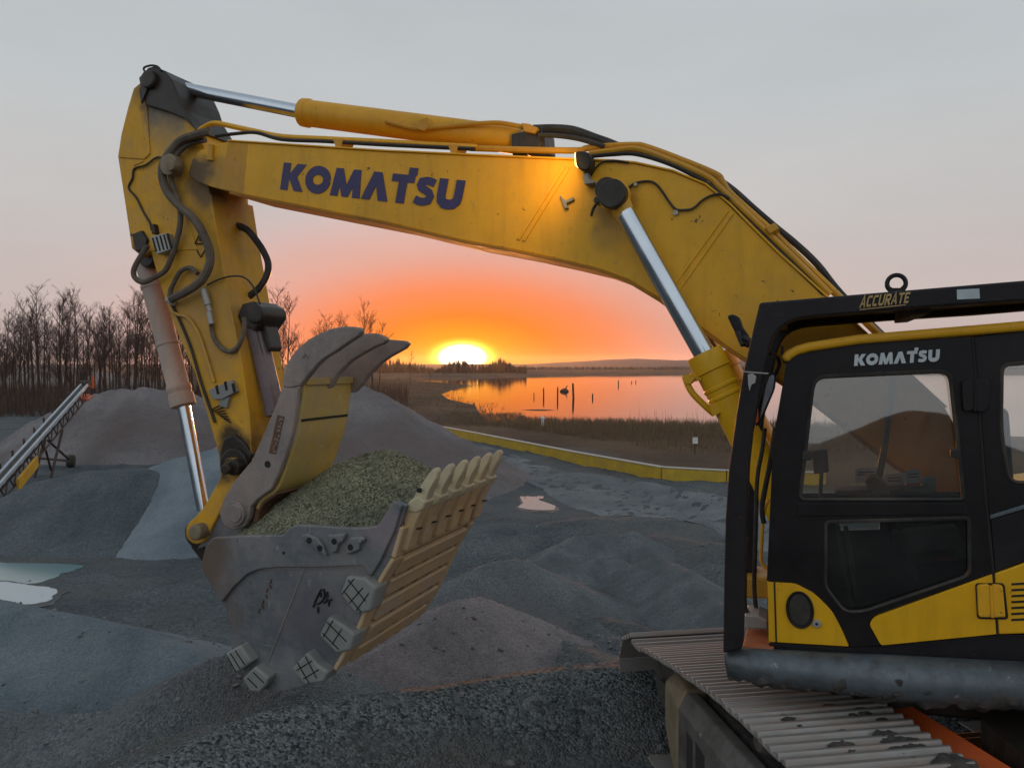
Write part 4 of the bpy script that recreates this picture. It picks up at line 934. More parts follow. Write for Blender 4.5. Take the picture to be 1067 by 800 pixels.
b = MB(); disc(b, 640, 204, BW - .1, BW + .16, .085); disc(b, 640, 204, BW + .18, BW + .27, .105); disc(b, 626, 211, BW + .1, BW + .2, .03, 10); part('cylinder_pin', b, 'oily', boom, .01)
b = MB(); C = Vector(fu(637, 226, BW)); P = [m(C.x + .155 * math.cos(R(a)), BW + .006, C.y + .155 * math.sin(R(a))) for a in range(10, 215, 12)]; b.tube(P, .009, 6); part('boss_ring', b, 'oily', boom)
b = MB(); f0 = [(583, 203), (589, 209), (597, 205), (598, 208), (590, 212), (592, 217), (588, 217), (586, 211)]; trace(b, f0, BW + .03, BW); part('cable_bracket', b, 'shroud', boom, .003)
b = MB(); disc(b, 183.5, 174, BW + .03, BW + .11, .055); disc(b, 183.5, 174, BW - .05, BW + .05, .10); part('arm_pin', b, 'dusty_pin', boom, .01)
b = MB(); trace(b, [(217, 150), (221, 150), (220.5, 167), (214, 166.5), (215, 162), (217, 161)], BW + .03, BW - .01); part('pipe_stay', b, 'yellow_orange', boom, .004)
# boom edge dirt plate at the tip is part of the paint; the freshly repainted band
b = MB(); trace(b, [(238, 148.5), (258, 149.5), (253, 201), (229, 196.5)], BW + .0025, BW - .01); part('repaint_band', b, 'yellow_orange', boom)
# work lamp on the boom, lit
b = MB(); lc = Vector(fu(607.5, 168, .40))
trace(b, rounded([(599, 158), (605, 157), (614, 159), (616.5, 166), (615, 176), (607, 179), (600, 173)], 4, 3), .46, .34); lamp = part('work_lamp', b, 'black', boom, .012, False, 3)
b = MB(); trace(b, [(608, 178), (612, 178), (613, 186), (619, 188), (619, 191), (609, 192), (607, 186)], .40, BW); part('lamp_bracket', b, 'shroud', lamp, .004)
b = MB(); trace(b, [(598.6, 160), (599.4, 159), (600.0, 173), (599.2, 172.5)], .43, .36); part('lamp_lens', b, 'lamp_lens', lamp)
ld = bpy.data.lights.new('work_lamp_light', 'SPOT'); ld.energy = 19; ld.color = (1, .60, .13); ld.spot_size = R(150); ld.spot_blend = 1.0; ld.shadow_soft_size = .12
lo = bpy.data.objects.new('work_lamp_light', ld); COL.objects.link(lo); p = pm(586.0, 162, .70); lo.parent = lamp; lo.location = p - EO
aim = pm(520, 190, BW) - p; lo.rotation_euler = aim.to_track_quat('-Z', 'Y').to_euler()
# pipes along the boom's back
def bpipe(name, pts, r, l, mat, parent=boom): b = MB(); hose(b, pts, r, l, 8, 5); return part(name, b, mat, parent, 0, True)
bpipe('steel_pipe', [(206, 138), (212, 133), (224, 128.5), (245, 132.5), (266, 137), (294, 142.5), (340, 145), (400, 148), (450, 151), (497, 153.5)], .024, .20, 'yellow')
bpipe('steel_pipe', [(225, 142), (250, 139), (268, 138.5), (294, 145.5), (340, 147.5), (400, 151), (495, 155.5)], .017, .27, 'oily')
bpipe('steel_pipe', [(490, 154.5), (540, 156), (600, 157), (612, 154.5), (640, 152), (662, 151.5), (672, 153), (700, 163), (744, 181), (752, 189), (760, 201), (785, 224), (807, 244), (869, 304), (930, 362)], .026, .18, 'yellow_orange')
bpipe('steel_pipe', [(614, 160), (640, 157), (664, 155.5), (700, 168), (738, 185), (750, 196), (780, 224), (830, 272), (865, 307)], .022, .27, 'yellow_orange')
bpipe('steel_pipe', [(616, 163), (640, 161), (664, 161), (700, 172), (735, 190), (748, 201), (776, 228), (826, 276), (858, 307)], .016, .29, 'oily')
bpipe('rubber_hose', [(747, 186), (765, 199), (785, 217), (807, 236), (829, 254), (852, 276), (876, 306), (920, 350)], .025, .02, 'rubber')
bpipe('rubber_hose', [(556, 135.5), (575, 135), (592, 136), (604, 139), (620, 145), (634, 150), (648, 156)], .042, .10, 'rubber')
bpipe('rubber_hose', [(561, 141), (580, 141.5), (604, 145), (630, 153)], .02, .2, 'rubber')
bpipe('cable', [(616, 183), (620, 176), (628, 169), (640, 167.5), (655, 169.5)], .007, BW + .02, 'rubber')
bpipe('cable', [(654, 197), (662, 191), (676, 189), (684, 192.5), (691, 201), (697, 210), (704, 218), (713, 219), (722.5, 217), (733, 208), (744, 203), (753, 203), (760, 207)], .009, BW + .02, 'rubber')
b = MB(); disc(b, 704, 221.5, BW + .03, BW, .018, 12); disc(b, 662, 192, BW + .03, BW, .014, 12); part('cable_clip', b, 'fitting', boom)
for x, y in ((352, 151), (472, 157)):
    b = MB(); trace(b, [(x - 6, y - 7), (x + 6, y - 6.4), (x + 3, y + 1), (x + 1, y + 8), (x - 2, y + 8), (x - 3, y + 1)], BW - .01, .12); part('pipe_clamp', b, 'yellow_orange', boom, .006)
b = MB()
for x, y in ((803, 240),): trace(b, [(x - 6, y - 3), (x + 4, y - 8), (x + 9, y - 2), (x - 1, y + 4)], BW + .02, .05)
part('pipe_clamp', b, 'yellow_orange', boom, .006)

# ---- arm cylinder on the boom's back ----------------------------------------
b = MB(); A, B = pm(316, 117.5, 0), pm(543, 147, 0)
b.lathe(A, B, [(-.004, .055), (0, .125), (.03, .128), (.034, .118), (.04, .118), (.97, .112), (1, .10)], 30); ac = part('arm_cylinder', b, 'cyl_yellow', EX, 0, True)
b = MB(); b.cyl(pm(158, 86, 0), pm(318, 117.5, 0), .062, None, 24); part('rod', b, 'chrome', ac, 0, True)
b = MB(); disc(b, 552, 147, .16, -.16, .105); b.box(m(*[(lambda q: (q[0], 0, q[1]))(fu(556, 153, 0))][0]), Fa * .14, La * .15, Ua * .09); part('cylinder_eye', b, 'oily', ac, .02)
bpipe('steel_pipe', [(402, 126.5), (425, 132.5), (438, 134), (464, 132), (490, 129.5), (515, 128), (530, 129.5), (548, 133)], .019, .13, 'yellow_orange', ac)
b = MB(); trace(b, [(436, 125), (446, 122), (449, 131), (441, 137), (434, 134)], .15, .05); part('pipe_clamp', b, 'yellow_orange', ac, .006); b = MB(); trace(b, [(543, 128), (551, 129), (560, 133), (557, 139), (546, 137)], .2, .02); part('pipe_clamp', b, 'yellow_orange', ac, .006)

# ---- arm ---------------------------------------------------------------------
AWd = .20
arm_px = [(139, 92), (150, 83), (160, 77), (170, 78), (177, 84), (184, 99), (190, 112), (204, 135), (216, 160), (218, 199), (224, 235), (231, 276), (239, 320), (248, 362), (259, 430), (262, 480), (258, 520), (246, 545), (236, 545), (231, 520), (228, 474), (218, 439), (203, 389), (182, 341), (166, 295), (157, 262), (148, 268), (137, 259), (130, 212), (122.5, 163), (126, 140), (133, 112)]
b = MB(); trace(b, arm_px, AWd, -AWd - .14); arm = part('arm', b, 'yellow_arm', EX, .012)
# the arm's inner face plate, a wider flange facing the cab
b = MB(); ribbon(b, [fu(x, y, AWd) for x, y in [(262, 480), (259, 430), (248, 362), (239, 320), (231, 276), (224, 235), (219, 203)]], AWd + .012, -AWd - .17, .02); part('inner_flange', b, 'yellow_arm', arm, .004)
b = MB(); trace(b, [(144, 81), (154, 70.5), (160, 69), (171, 73.5), (178, 82), (186, 100), (190, 113), (204, 136), (192, 124), (176, 117), (152, 110), (147, 96)], AWd + .05, -AWd - .1); part('arm_head', b, 'oily', arm, .015, False, 3)
b = MB(); disc(b, 153, 82, AWd + .10, -AWd - .1, .085); part('rod_pin', b, 'oily', arm, .015)
b = MB(); trace(b, [(139.5, 93), (147, 98), (153, 111), (156, 160), (150, 166), (124, 164), (127, 140), (134, 112)], AWd + .012, AWd); trace(b, [(124, 166), (150, 168), (139, 173), (150, 181), (190, 215), (206, 260), (160, 262), (138, 258), (131, 212)], AWd + .008, AWd); part('side_plate', b, 'yellow_arm', arm, .005)
def ahose(name, pts, r, l, mat): return bpipe(name, pts, r, l, mat, arm)
ahose('rubber_hose', [(218, 137), (203, 141, .33), (190, 146), (181, 154), (173, 165), (169, 178), (171, 192), (177, 204), (187, 215), (198, 224), (207, 235), (213, 247), (218, 260), (218.5, 274), (214, 286), (206, 296), (192, 305), (178, 312)], .040, .30, 'dusty_hose')
ahose('rubber_hose', [(214, 146), (198, 150), (186, 159), (179, 172), (178, 186), (183, 202), (188, 220), (187, 238), (183, 254), (178, 270), (172, 282), (163, 288), (150, 294), (141, 290), (139.5, 281), (146, 268), (154, 256)], .026, .27, 'dusty_hose')
ahose('rubber_hose', [(206, 285), (198, 279), (188, 283), (181, 295), (177, 306), (178, 314)], .022, .25, 'dusty_hose')
ahose('rubber_hose', [(247, 235, -.1), (258, 240, -.12), (268, 252, -.14), (275, 263, -.15), (279.5, 275, -.15), (278, 287, -.14), (271, 299, -.12), (262, 307, -.1), (256, 312, -.1)], .034, -.1, 'rubber')
ahose('cable', [(216, 297), (226, 292), (240, 288), (254, 289), (264, 299), (271, 317)], .008, .24, 'rubber')
ahose('rubber_hose', [(220, 336), (221, 346), (225, 356), (233, 364), (241, 366), (248, 361), (253, 350), (255, 338), (254, 331)], .022, .23, 'dusty_hose')
ahose('steel_pipe', [(178, 324), (186, 328), (194, 330), (201, 337), (208, 350), (214, 368), (220, 388), (223, 398)], .015, .22, 'yellow_arm')
ahose('steel_pipe', [(177, 300), (176, 312), (183, 325), (198, 360), (210, 400), (224, 440)], .014, .215, 'oily')
ahose('cable', [(186, 161), (176, 166), (164, 164), (152, 172), (140, 176), (138, 186), (134, 196), (142, 206), (150, 222), (156, 232), (158, 240)], .010, .22, 'rubber')
ahose('cable', [(160, 80), (152, 76), (150, 71), (157, 68.5), (164, 69.5), (168, 74)], .010, .26, 'rubber')
b = MB(); trace(b, [(160, 75), (150, 84), (145, 93), (147, 108)], AWd + .07, AWd + .05); part('grease_line', b, 'oily', arm)
for x0, y0, x1, y1, rr in [(212, 301, 217, 318, .032), (217, 318, 219, 325, .024), (218, 325, 220.5, 338, .027), (174, 312, 182, 316, .03), (190, 149, 200, 143, .045)]:
    b = MB(); b.cyl(pm(x0, y0, .25), pm(x1, y1, .25), rr, None, 12); part('hose_fitting', b, 'fitting', arm, .005)
b = MB(); trace(b, [(156, 247), (172, 242.5), (177.5, 260), (163, 265)], .30, AWd); vb = part('valve_block', b, 'fitting', arm, .006)
b = MB()
for i in range(5):
    x = 158 + i * 3.9; trace(b, [(x, 248 - i * 1.1), (x + 1.6, 247.6 - i * 1.1), (x + 5.6, 262 - i * .9), (x + 4, 262.5 - i * .9)], .303, .295)
part('valve_slot', b, 'groove', vb)
b = MB(); trace(b, [(157, 234), (160, 233), (162, 243), (158, 244)], .26, AWd); trace(b, [(137, 244), (147, 240), (153, 250), (150, 260), (141, 262)], .24, AWd); part('hose_bracket', b, 'oily', arm, .008)
b = MB(); trace(b, [(217, 406), (241, 396), (246, 408), (231, 416), (221, 416)], .25, AWd); trace(b, [(229, 416), (239, 413), (236, 425), (228, 423)], .235, AWd); part('hose_clamp', b, 'shroud', arm, .006)
b = MB()
for x0, y0 in ((224, 402), (233, 398), (241, 400)): trace(b, [(x0, y0), (x0 + 2.5, y0 - 1), (x0 + 4.5, y0 + 8), (x0 + 2, y0 + 9)], .253, .245)
for i in range(7): b.tube([pm(220 + i * 2.2, 427 + i * 1.5, .215), pm(231 + i * 1.6, 421 + i * 3.2, .215)], .006, 5)
part('clamp_slot', b, 'groove', arm)
b = MB()
for q in ([(203, 254), (208, 244), (214, 254)], ):
    for i in range(3): b.tube([pm(*q[i], AWd + .012), pm(*q[(i + 1) % 3], AWd + .012)], .006, 5)
b.tube([pm(208.5, 247, AWd + .012), pm(208.5, 251.5, AWd + .012)], .006, 5); b.tube([pm(205, 261, AWd + .01), pm(209, 268, AWd + .01), pm(214, 260, AWd + .01)], .006, 5)
part('warning_triangle', b, 'groove', arm)
b = MB(); disc(b, 242, 487, .36, -.36, .075); disc(b, 239, 488, .36, .42, .05); disc(b, 243, 485, .26, -.3, .16); part('link_pin', b, 'oily', arm, .015)
# soil-caked end of the arm
b = MB(); trace(b, [(229, 470), (233, 456), (243, 452), (255, 462), (262, 474), (256, 500), (246, 505), (234, 498)], AWd + .03, -AWd - .03); part('arm_end', b, 'oily', arm, .02, False, 3)

# ---- bucket cylinder and linkage --------------------------------------------
A, B = pm(153, 276, .0), pm(191.5, 424, .0); b = MB()
b.lathe(A, B, [(0, .08), (.0, .105), (.14, .105), (.145, .112), (.165, .112), (.17, .105), (.55, .105), (.555, .113), (.57, .113), (.575, .105), (.84, .106), (.85, .118), (.885, .118), (.89, .112), (.91, .112), (.915, .120), (.99, .120), (1, .075)], 30)
bc = part('bucket_cylinder', b, 'pinkdust', EX, 0, True)
b = MB(); b.cyl(pm(191, 421, 0), pm(212, 531, 0), .062, None, 26); part('rod', b, 'chrome', bc, 0, True)
b = MB(); disc(b, 152, 268, .14, -.14, .1); part('cylinder_eye', b, 'oily', bc, .015)
for l0 in (.33, -.27):
    b = MB(); trace(b, rounded([(234, 476), (246, 477), (250, 489), (247, 499), (219, 552), (214, 564), (202, 568), (193, 560), (194, 546), (204, 538), (213, 527), (232, 493)], 6, 4), l0, l0 - .06, .33); lk = part('idler_link', b, 'yellow_arm', EX, .012)
b = MB(); disc(b, 202, 555, .44, -.36, .075, 26); lp = part('link_pin', b, 'dusty_pin', EX, .02)
b = MB(); disc(b, 203, 556, .30, -.3, .13, 26); C0 = fu(205, 556, .2); b.box(m(C0[0], 0, C0[1]), Fa * .1, La * .2, Ua * .1); part('rod_eye', b, 'oily', lp, .02)
b = MB(); trace(b, [(199, 546), (214, 551), (232, 583), (236, 600), (224, 604), (198, 570)], .20, -.2); part('bucket_link', b, 'oily', EX, .02)

# ---- bucket -------------------------------------------------------------------
BH = .75
side = [(217, 568), (225, 559.5), (262, 557.5), (298, 557), (303, 550), (312, 546), (335, 547), (362, 549.5), (380, 549.5), (396, 547.5), (403, 536), (413, 521), (424, 527), (416, 550), (408, 580), (396, 600), (389, 612), (369, 659), (345, 699), (333, 708), (321, 713.5), (300, 719), (281, 720.5), (262, 707), (248, 692), (240, 672), (241, 652), (232, 626), (221, 606), (212, 588)]
b = MB(); trace(b, side, BH, BH - .04); bucket = part('bucket', b, 'bucket', EX, .006)
b = MB(); trace(b, side, -BH + .04, -BH, BH); part('side_plate', b, 'bucket', bucket, .006)
SF = {p: Vector(fu(p[0], p[1], BH)) for p in side}
band = [(217, 568), (225, 559), (262, 557), (298, 556.5), (303, 549.5), (312, 545.5), (335, 546.5), (362, 549), (380, 549), (396, 547), (403, 536), (412, 521), (421, 526), (413, 552), (398, 584), (388, 600), (384, 593), (378, 588), (330, 590), (290, 590), (272, 592), (260, 597), (246, 610), (233, 627), (221, 606), (212, 588)]
for s_ in (1, -1):
    b = MB(); trace(b, rounded(band, 2, 2), s_ * (BH + .035), s_ * (BH - .002), BH); part('rim_band', b, 'bucket', bucket, .012, False, 3)
shell = [(417.5, 548), (408, 580), (396, 600), (389, 612), (369, 659), (345, 699), (321, 713.5), (300, 719), (281, 720.5), (262, 707), (248, 692), (240, 672), (238, 645), (232, 626), (212, 588), (217, 568)]
FS = [Vector(fu(x, y, BH)) for x, y in shell]
b = MB(); ribbon(b, [tuple(p) for p in FS], BH - .045, -BH + .045, .035); part('shell', b, 'cream', bucket, .004)
def along(F, t0, t1, n=6):
    L = [0]
    for i in range(len(F) - 1): L.append(L[-1] + (F[i + 1] - F[i]).length)
    out = []
    for j in range(n + 1):
        d = L[-1] * (t0 + (t1 - t0) * j / n); i = max(k for k in range(len(F) - 1) if L[k] <= d + 1e-9); out.append(tuple(F[i].lerp(F[i + 1], (d - L[i]) / (L[i + 1] - L[i]))))
    return out
FL = FS[:2]; FB = FS[1:6]
b = MB(); ribbon(b, along(FL, -0.0, .97, 4), BH + .02, -BH - .02, -.04); lip = part('cutting_lip', b, 'cream', bucket, .01)
k = 6
for i in range(5):
    b = MB(); t0 = .03 + i * .195; F = along(FB, t0, t0 + .150, 4); ribbon(b, F, BH - .17, -BH + .12, -.055); part('wear_strip', b, 'cream', bucket, .016, False, 3)
for l0, l1 in ((BH + .012, BH - .15), (-BH + .10, -BH - .02)):
    b = MB(); ribbon(b, along(FB, .0, .97, 12), l0, l1, -.038); part('edge_strip', b, 'cream', bucket, .012, False, 3)
b = MB()
for i in range(5):
    F = along(FB, .03 + i * .195 + .15, .03 + i * .195 + .158, 1)
    for l in (.3, .05, -.2, -.42): ribbon(b, F, l + random.uniform(0, .06), l - .06, -.05)
part('weld_gap', b, 'groove', bucket)
# teeth: adapter + point, six of them
ad_px = [(408, 578), (411.5, 558), (416, 541), (420.5, 527), (430, 522), (438, 528), (434, 537), (429, 547), (420, 576)]
tp_px = [(420, 534), (423, 523), (432, 507), (440, 495), (445, 489.5), (449, 489), (451, 493), (449, 501), (444, 511), (440, 521), (436.5, 531), (429, 534)]
ADF = [Vector(fu(x, y, BH)) for x, y in ad_px]; TPF = [Vector(fu(x, y, BH)) for x, y in tp_px]
for i in range(6):
    lc_ = BH - .13 - i * (2 * BH - .2) / 5.0
    b = MB(); b.prism([m(p.x, lc_ + .072, p.y) for p in ADF], [m(p.x, lc_ - .072, p.y) for p in ADF]); ad_ = part('adapter', b, 'cream', bucket, .02, False, 3)
    b = MB(); cq = [Vector(fu(x, y, BH)) for x, y in [(419, 533), (422, 524), (432, 518), (441, 524), (437, 532), (430, 536)]]; b.prism([m(p.x, lc_ + .084, p.y) for p in cq], [m(p.x, lc_ - .084, p.y) for p in cq]); part('collar', b, 'tooth', ad_, .016, False, 3)
    b = MB(); n_ = len(TPF); cx = sum((p for p in TPF), Vector((0, 0))) / n_; ws = [.052 if p.y < cx.y else .030 for p in TPF]
    vs = [m(p.x, lc_ + w_, p.y) for p, w_ in zip(TPF, ws)] + [m(p.x, lc_ - w_, p.y) for p, w_ in zip(TPF, ws)]
    b.add(vs, [tuple(range(n_)), tuple(range(2 * n_ - 1, n_ - 1, -1))] + [(q, q + n_, (q + 1) % n_ + n_, (q + 1) % n_) for q in range(n_)]); part('tooth', b, 'tooth', bucket, .02, False, 3)
    b = MB(); p0 = Vector(fu(433, 512, BH)); b.cyl(m(p0.x, lc_ + .074, p0.y), m(p0.x, lc_ + .06, p0.y), .02, None, 10); part('tooth_pin', b, 'groove', ad_); b = MB()
    q0 = Vector(fu(420, 551, BH)); d = (Vector(fu(424, 552, BH)) - q0)
    b.box(m(q0.x - .045, lc_, q0.y - .02), La * .024, Ua * .005, Fa * .045); part('wear_mark', b, 'groove', ad_)
# side wear shrouds and heel blocks
for q, gr in [([(361, 600), (380, 602), (392, 612), (386, 637), (370, 640), (354, 619)], [((363, 604), (381, 626)), ((358, 615), (376, 637)), ((369, 602.5), (356, 619)), ((378, 612), (364, 628)), ((384, 618), (371, 636))]),
              ([(342, 642), (359, 652), (370, 661), (365, 678), (350, 681), (332, 662)], [((341, 648), (361, 668)), ((336, 659), (353, 676)), ((347, 646), (337, 663)), ((356, 655), (346, 671))]),
              ([(320, 679), (330, 692), (342, 700), (337, 711), (317, 714), (303, 697)], [((318, 683), (330, 706)), ((310, 690), (322, 711)), ((325, 688), (309, 698)), ((332, 697), (316, 707))]),
              ([(234, 681), (250, 672), (262, 690), (244, 702.5)], [((240, 680), (250, 696)), ((245, 677), (255, 692)), ((237, 684), (246, 700))]),
              ([(252, 707), (265, 694), (280, 706), (277, 714), (270, 722), (260, 721)], [((258, 706), (268, 716)), ((264, 700), (275, 711))])]:
    b = MB(); trace(b, q, BH + .10, BH - .08); sh = part('wear_block', b, 'shroud', bucket, .022, False, 3)
    b = MB(); 
    for (x0, y0), (x1, y1) in gr: b.tube([pm(x0, y0, BH + .1005), pm(x1, y1, BH + .1005)], .0055, 4)
    part('block_groove', b, 'groove', sh)
b = MB()
for q in ([(313, 557), (319, 556), (330, 560), (336, 569), (340, 580), (330, 575), (322, 568), (316, 563)], [(341, 557), (360, 556), (357, 564), (352, 567), (350, 575), (345, 577)], [(364, 560), (378, 559), (380, 563), (374, 567), (374, 573), (362, 578), (359, 575)]): trace(b, q, BH + .075, BH + .03)
lg = part('lug', b, 'bucket', bucket, .014, False, 3)
b = MB()
for x, y in ((322, 563), (333, 571), (348, 564), (365, 570)): disc(b, x, y, BH + .077, BH + .07, .026, 12)
disc(b, 295.5, 576, BH + .037, BH + .03, .014, 12); part('lug_hole', b, 'groove', lg)
b = MB(); b.tube([pm(317, 592, BH + .001), pm(279, 690, BH + .001)], .008, 5); trace(b, [(273, 591), (330, 589.3), (368, 588), (378, 587), (384, 592), (380, 593.5), (372, 590.5), (330, 592), (276, 593.5)], BH + .004, BH - .01); part('weld_seam', b, 'thumb_steel', bucket)
b = MB()
for pl in ([(326.5, 632), (330, 623), (334.5, 614), (337.5, 614), (338.8, 620), (337, 624)], [(328, 628.5), (332, 628.8), (336.5, 625)], [(341, 616), (341.3, 622)], [(337.5, 628), (341, 624.5), (346, 624)], [(343.5, 624), (342.5, 631)], [(331.6, 632), (331.5, 638)], [(334.5, 617), (334.5, 622)], [(340, 627), (341, 623)]):
    b.tube([pm(x, y, BH + .003) for x, y in pl], .010, 5)
part('marker_writing', b, 'ink', bucket)
b = MB()
for i, (x, y) in enumerate([(283, 603), (281, 609), (279, 613), (277, 619), (275, 625), (273, 630), (271, 634)]): b.tube([pm(x, y, BH + .002), pm(x - 1.5 + (i % 2) * 3, y + 4, BH + .002)], .008, 5)
part('drip_mark', b, 'rust_and_shade', bucket)
# bucket ears holding the pin
for l0 in (.30, -.24):
    b = MB(); trace(b, [(217, 568), (205, 572), (224, 540), (242, 522), (262, 530), (262, 556)], l0, l0 - .06, .3); part('bucket_ear', b, 'bucket', bucket, .01)

# ---- thumb ---------------------------------------------------------------------
plate = [(233, 519), (245, 500), (262, 480), (272, 458), (281, 437), (288, 420), (294, 402), (298, 404), (304, 404), (312, 402), (310, 412), (307, 437), (303, 456), (297.5, 474), (290, 494), (282, 510), (268, 520), (261, 528), (259, 540), (254, 549), (243, 552), (233, 548), (228, 535)]
tine = [[(294, 402), (294.5, 392), (298, 380), (304, 370), (312, 361), (322, 353), (334, 346.5), (346, 342), (358, 340), (368, 340.3), (374, 341.5), (376, 345), (373, 350), (362, 357), (349, 366), (336, 374), (328, 382), (320, 392), (312, 402), (304, 404), (298, 404)],
        [(310, 402), (314, 388), (326, 372), (344, 359), (362, 351), (376, 347.6), (391, 347.2), (400, 351), (402.5, 354), (399, 358), (391, 361), (378, 368), (365, 376), (352, 389), (343, 404), (330, 408)],
        [(338, 404), (344, 388), (356, 373), (372, 361), (388, 355), (402.5, 353.5), (413, 354.3), (421, 355), (425, 358), (421, 363), (414, 367), (406, 371.5), (397, 377.5), (391, 383), (383, 391), (377, 400), (368, 409)]]
TH = .42
b = MB(); trace(b, plate, TH, TH - .06); thumb = part('thumb', b, 'thumb_steel', EX, .012, False, 3)
b = MB(); trace(b, plate, -TH + .06, -TH, TH); part('far_plate', b, 'thumb_steel', thumb, .012)
for q, l0 in zip(tine, (TH, .02, -TH + .05)):
    b = MB(); trace(b, q, l0 + .003, l0 - .075); part('tine', b, 'thumb_steel', thumb, .014, False, 3)
inner = [(310, 396), (310, 412), (306.5, 437), (303, 456), (297, 474), (290, 494), (282, 510), (268, 520), (262, 530)]
b = MB(); ribbon(b, smooth([Vector(fu(x, y, TH)).to_3d() for x, y in inner], 4) and [tuple(p.to_2d()) for p in smooth([Vector(fu(x, y, TH)).to_3d() for x, y in inner], 4)], TH - .055, -TH + .055, -.03); ip = part('inner_plate', b, 'thumb_yellow', thumb, .006)
b = MB(); f0 = Vector(fu(306, 440, TH)); ribbon(b, [tuple(Vector(fu(x, y, TH))) for x, y in [(306.8, 436), (306.2, 438.5)]], TH - .06, -TH + .06, -.036); part('weld_seam', b, 'groove', ip)
b = MB(); ribbon(b, [tuple(Vector(fu(x, y, TH))) for x, y in [(311, 394), (310.6, 401)]], TH - .06, -TH + .06, -.055); part('top_lip', b, 'thumb_yellow', ip, .006)
b = MB(); ribbon(b, [tuple(Vector(fu(x, y, TH))) for x, y in [(281, 511), (268, 520.5), (262, 530), (258, 545)]], TH - .06, -TH + .06, -.05); part('shaded_lower_web', b, 'rust_and_shade', thumb, .006)  # dark brown puts the shade below the inner plate into the colour
b = MB(); disc(b, 243, 535, TH + .04, -TH - .04, .115, 30); disc(b, 243, 535, TH + .055, TH, .085, 30); part('thumb_pin', b, 'thumb_steel', thumb, .01)
b = MB(); trace(b, [(289, 432), (296, 434), (287, 473), (280, 472)], TH + .006, TH); nm = part('maker_plate', b, 'rust_and_shade', thumb, .002)
b = MB()   # raised, worn lettering on the plate that cannot be read in the photograph
rm_ = random.Random(3)
for i in range(9):
    x, y = 290.4 - i * .93, 435.5 + i * 4.1
    for _ in range(3):
        u0, v0, u1, v1 = rm_.uniform(0, 5), rm_.uniform(0, 3.4), rm_.uniform(0, 5), rm_.uniform(0, 3.4); b.tube([pm(x + u0, y + v0, TH + .007), pm(x + u1, y + v1, TH + .007)], .006, 4)
part('raised_mark', b, 'thumb_steel', nm)
b = MB(); disc(b, 278.5, 483.5, TH + .006, TH - .02, .03, 16); part('plate_hole', b, 'groove', thumb)
A, B = pm(264, 331, .0), pm(288, 432, .0); b = MB(); b.lathe(A, B, [(0, .07), (.0, .085), (.04, .092), (.9, .090), (.93, .098), (1, .098), (1, .06)], 24); tcy = part('thumb_cylinder', b, 'purple_steel', EX, 0, True)
b = MB(); b.cyl(pm(287, 430, 0), pm(302, 492, 0), .05, None, 18); part('rod', b, 'chrome', tcy, 0, True)
b = MB(); trace(b, [(250, 330), (255, 317), (266, 314), (275, 320), (276, 333), (268, 345), (258, 340)], .14, -.2, .1); disc(b, 265, 327, .16, -.2, .09); trace(b, [(271, 335), (277, 340), (282, 362), (280, 367), (274, 352)], .06, -.12); part('cylinder_bracket', b, 'oily', tcy, .015, False, 3)
b = MB(); trace(b, [(258, 336), (263, 334), (287, 428), (281, 430)], .10, .05); part('cylinder_guard', b, 'purple_steel', tcy, .008)

# ---- boom cylinders ---------------------------------------------------------------
for l0 in (.44, -.44):
    b = MB(); A, B = pm(733.5, 368, .44) - La * (.44 - l0), pm(818, 535, .44) - La * (.44 - l0)
    b.lathe(A, B, [(-.002, .06), (0, .125), (.03, .13), (.11, .13), (.115, .118), (.20, .118), (.205, .124), (.22, .124), (.225, .118), (.255, .118), (.26, .124), (.275, .124), (.28, .118), (1, .118)], 30); bcy = part('boom_cylinder', b, 'yellow_clean', EX, 0, True)
    b = MB(); b.cyl(pm(651, 222, .44) - La * (.44 - l0), pm(735, 371, .44) - La * (.44 - l0), .072, None, 26); part('rod', b, 'chrome', bcy, 0, True)
    o_ = La * (.44 - l0)
    b = MB(); b.lathe(pm(643, 207, .44) - o_, pm(653, 227, .44) - o_, [(0, .06), (.2, .085), (1, .068)], 18); f, u = fu(640, 204, .44); b.cyl(m(f, l0 - .055, u), m(f, l0 + .055, u), .115, None, 26); part('rod_eye', b, 'dusty_pin' if l0 < 0 else 'yellow_arm', bcy, .012)
    if l0 > 0:
        b = MB(); b.tube([p - o_ for p in smooth([pm(714, 393, .5), pm(716, 399, .52), pm(722, 410, .52), pm(737, 425, .5), pm(744, 431, .48)], 5)], .024, 8); trace(b, [(711, 392), (718, 389), (724, 394), (719, 400), (713, 399)], .56, .44); trace(b, [(714, 390), (728, 389), (731, 396), (717, 399)], .52, .44); trace(b, [(738, 421), (752, 418), (755, 427), (743, 434)], .54, .44); part('port_pipe', b, 'yellow_clean', bcy, 0, True)

# ---- cab -----------------------------------------------------------------------------
CL, CR_ = 1.5, .5
cabout = [(820, 374), (826, 367), (840, 361.5), (1012, 350), (1067, 343.5), (1180, 334), (1190, 700), (1067, 690), (801, 680), (799, 605), (805.6, 457.5), (816.5, 395)]
FR = [fu(x, y, CL) for x, y in [(799, 605), (805.6, 457.5), (816.5, 395), (820, 374)]]
REARF = fu(1180, 500, CL)[0]
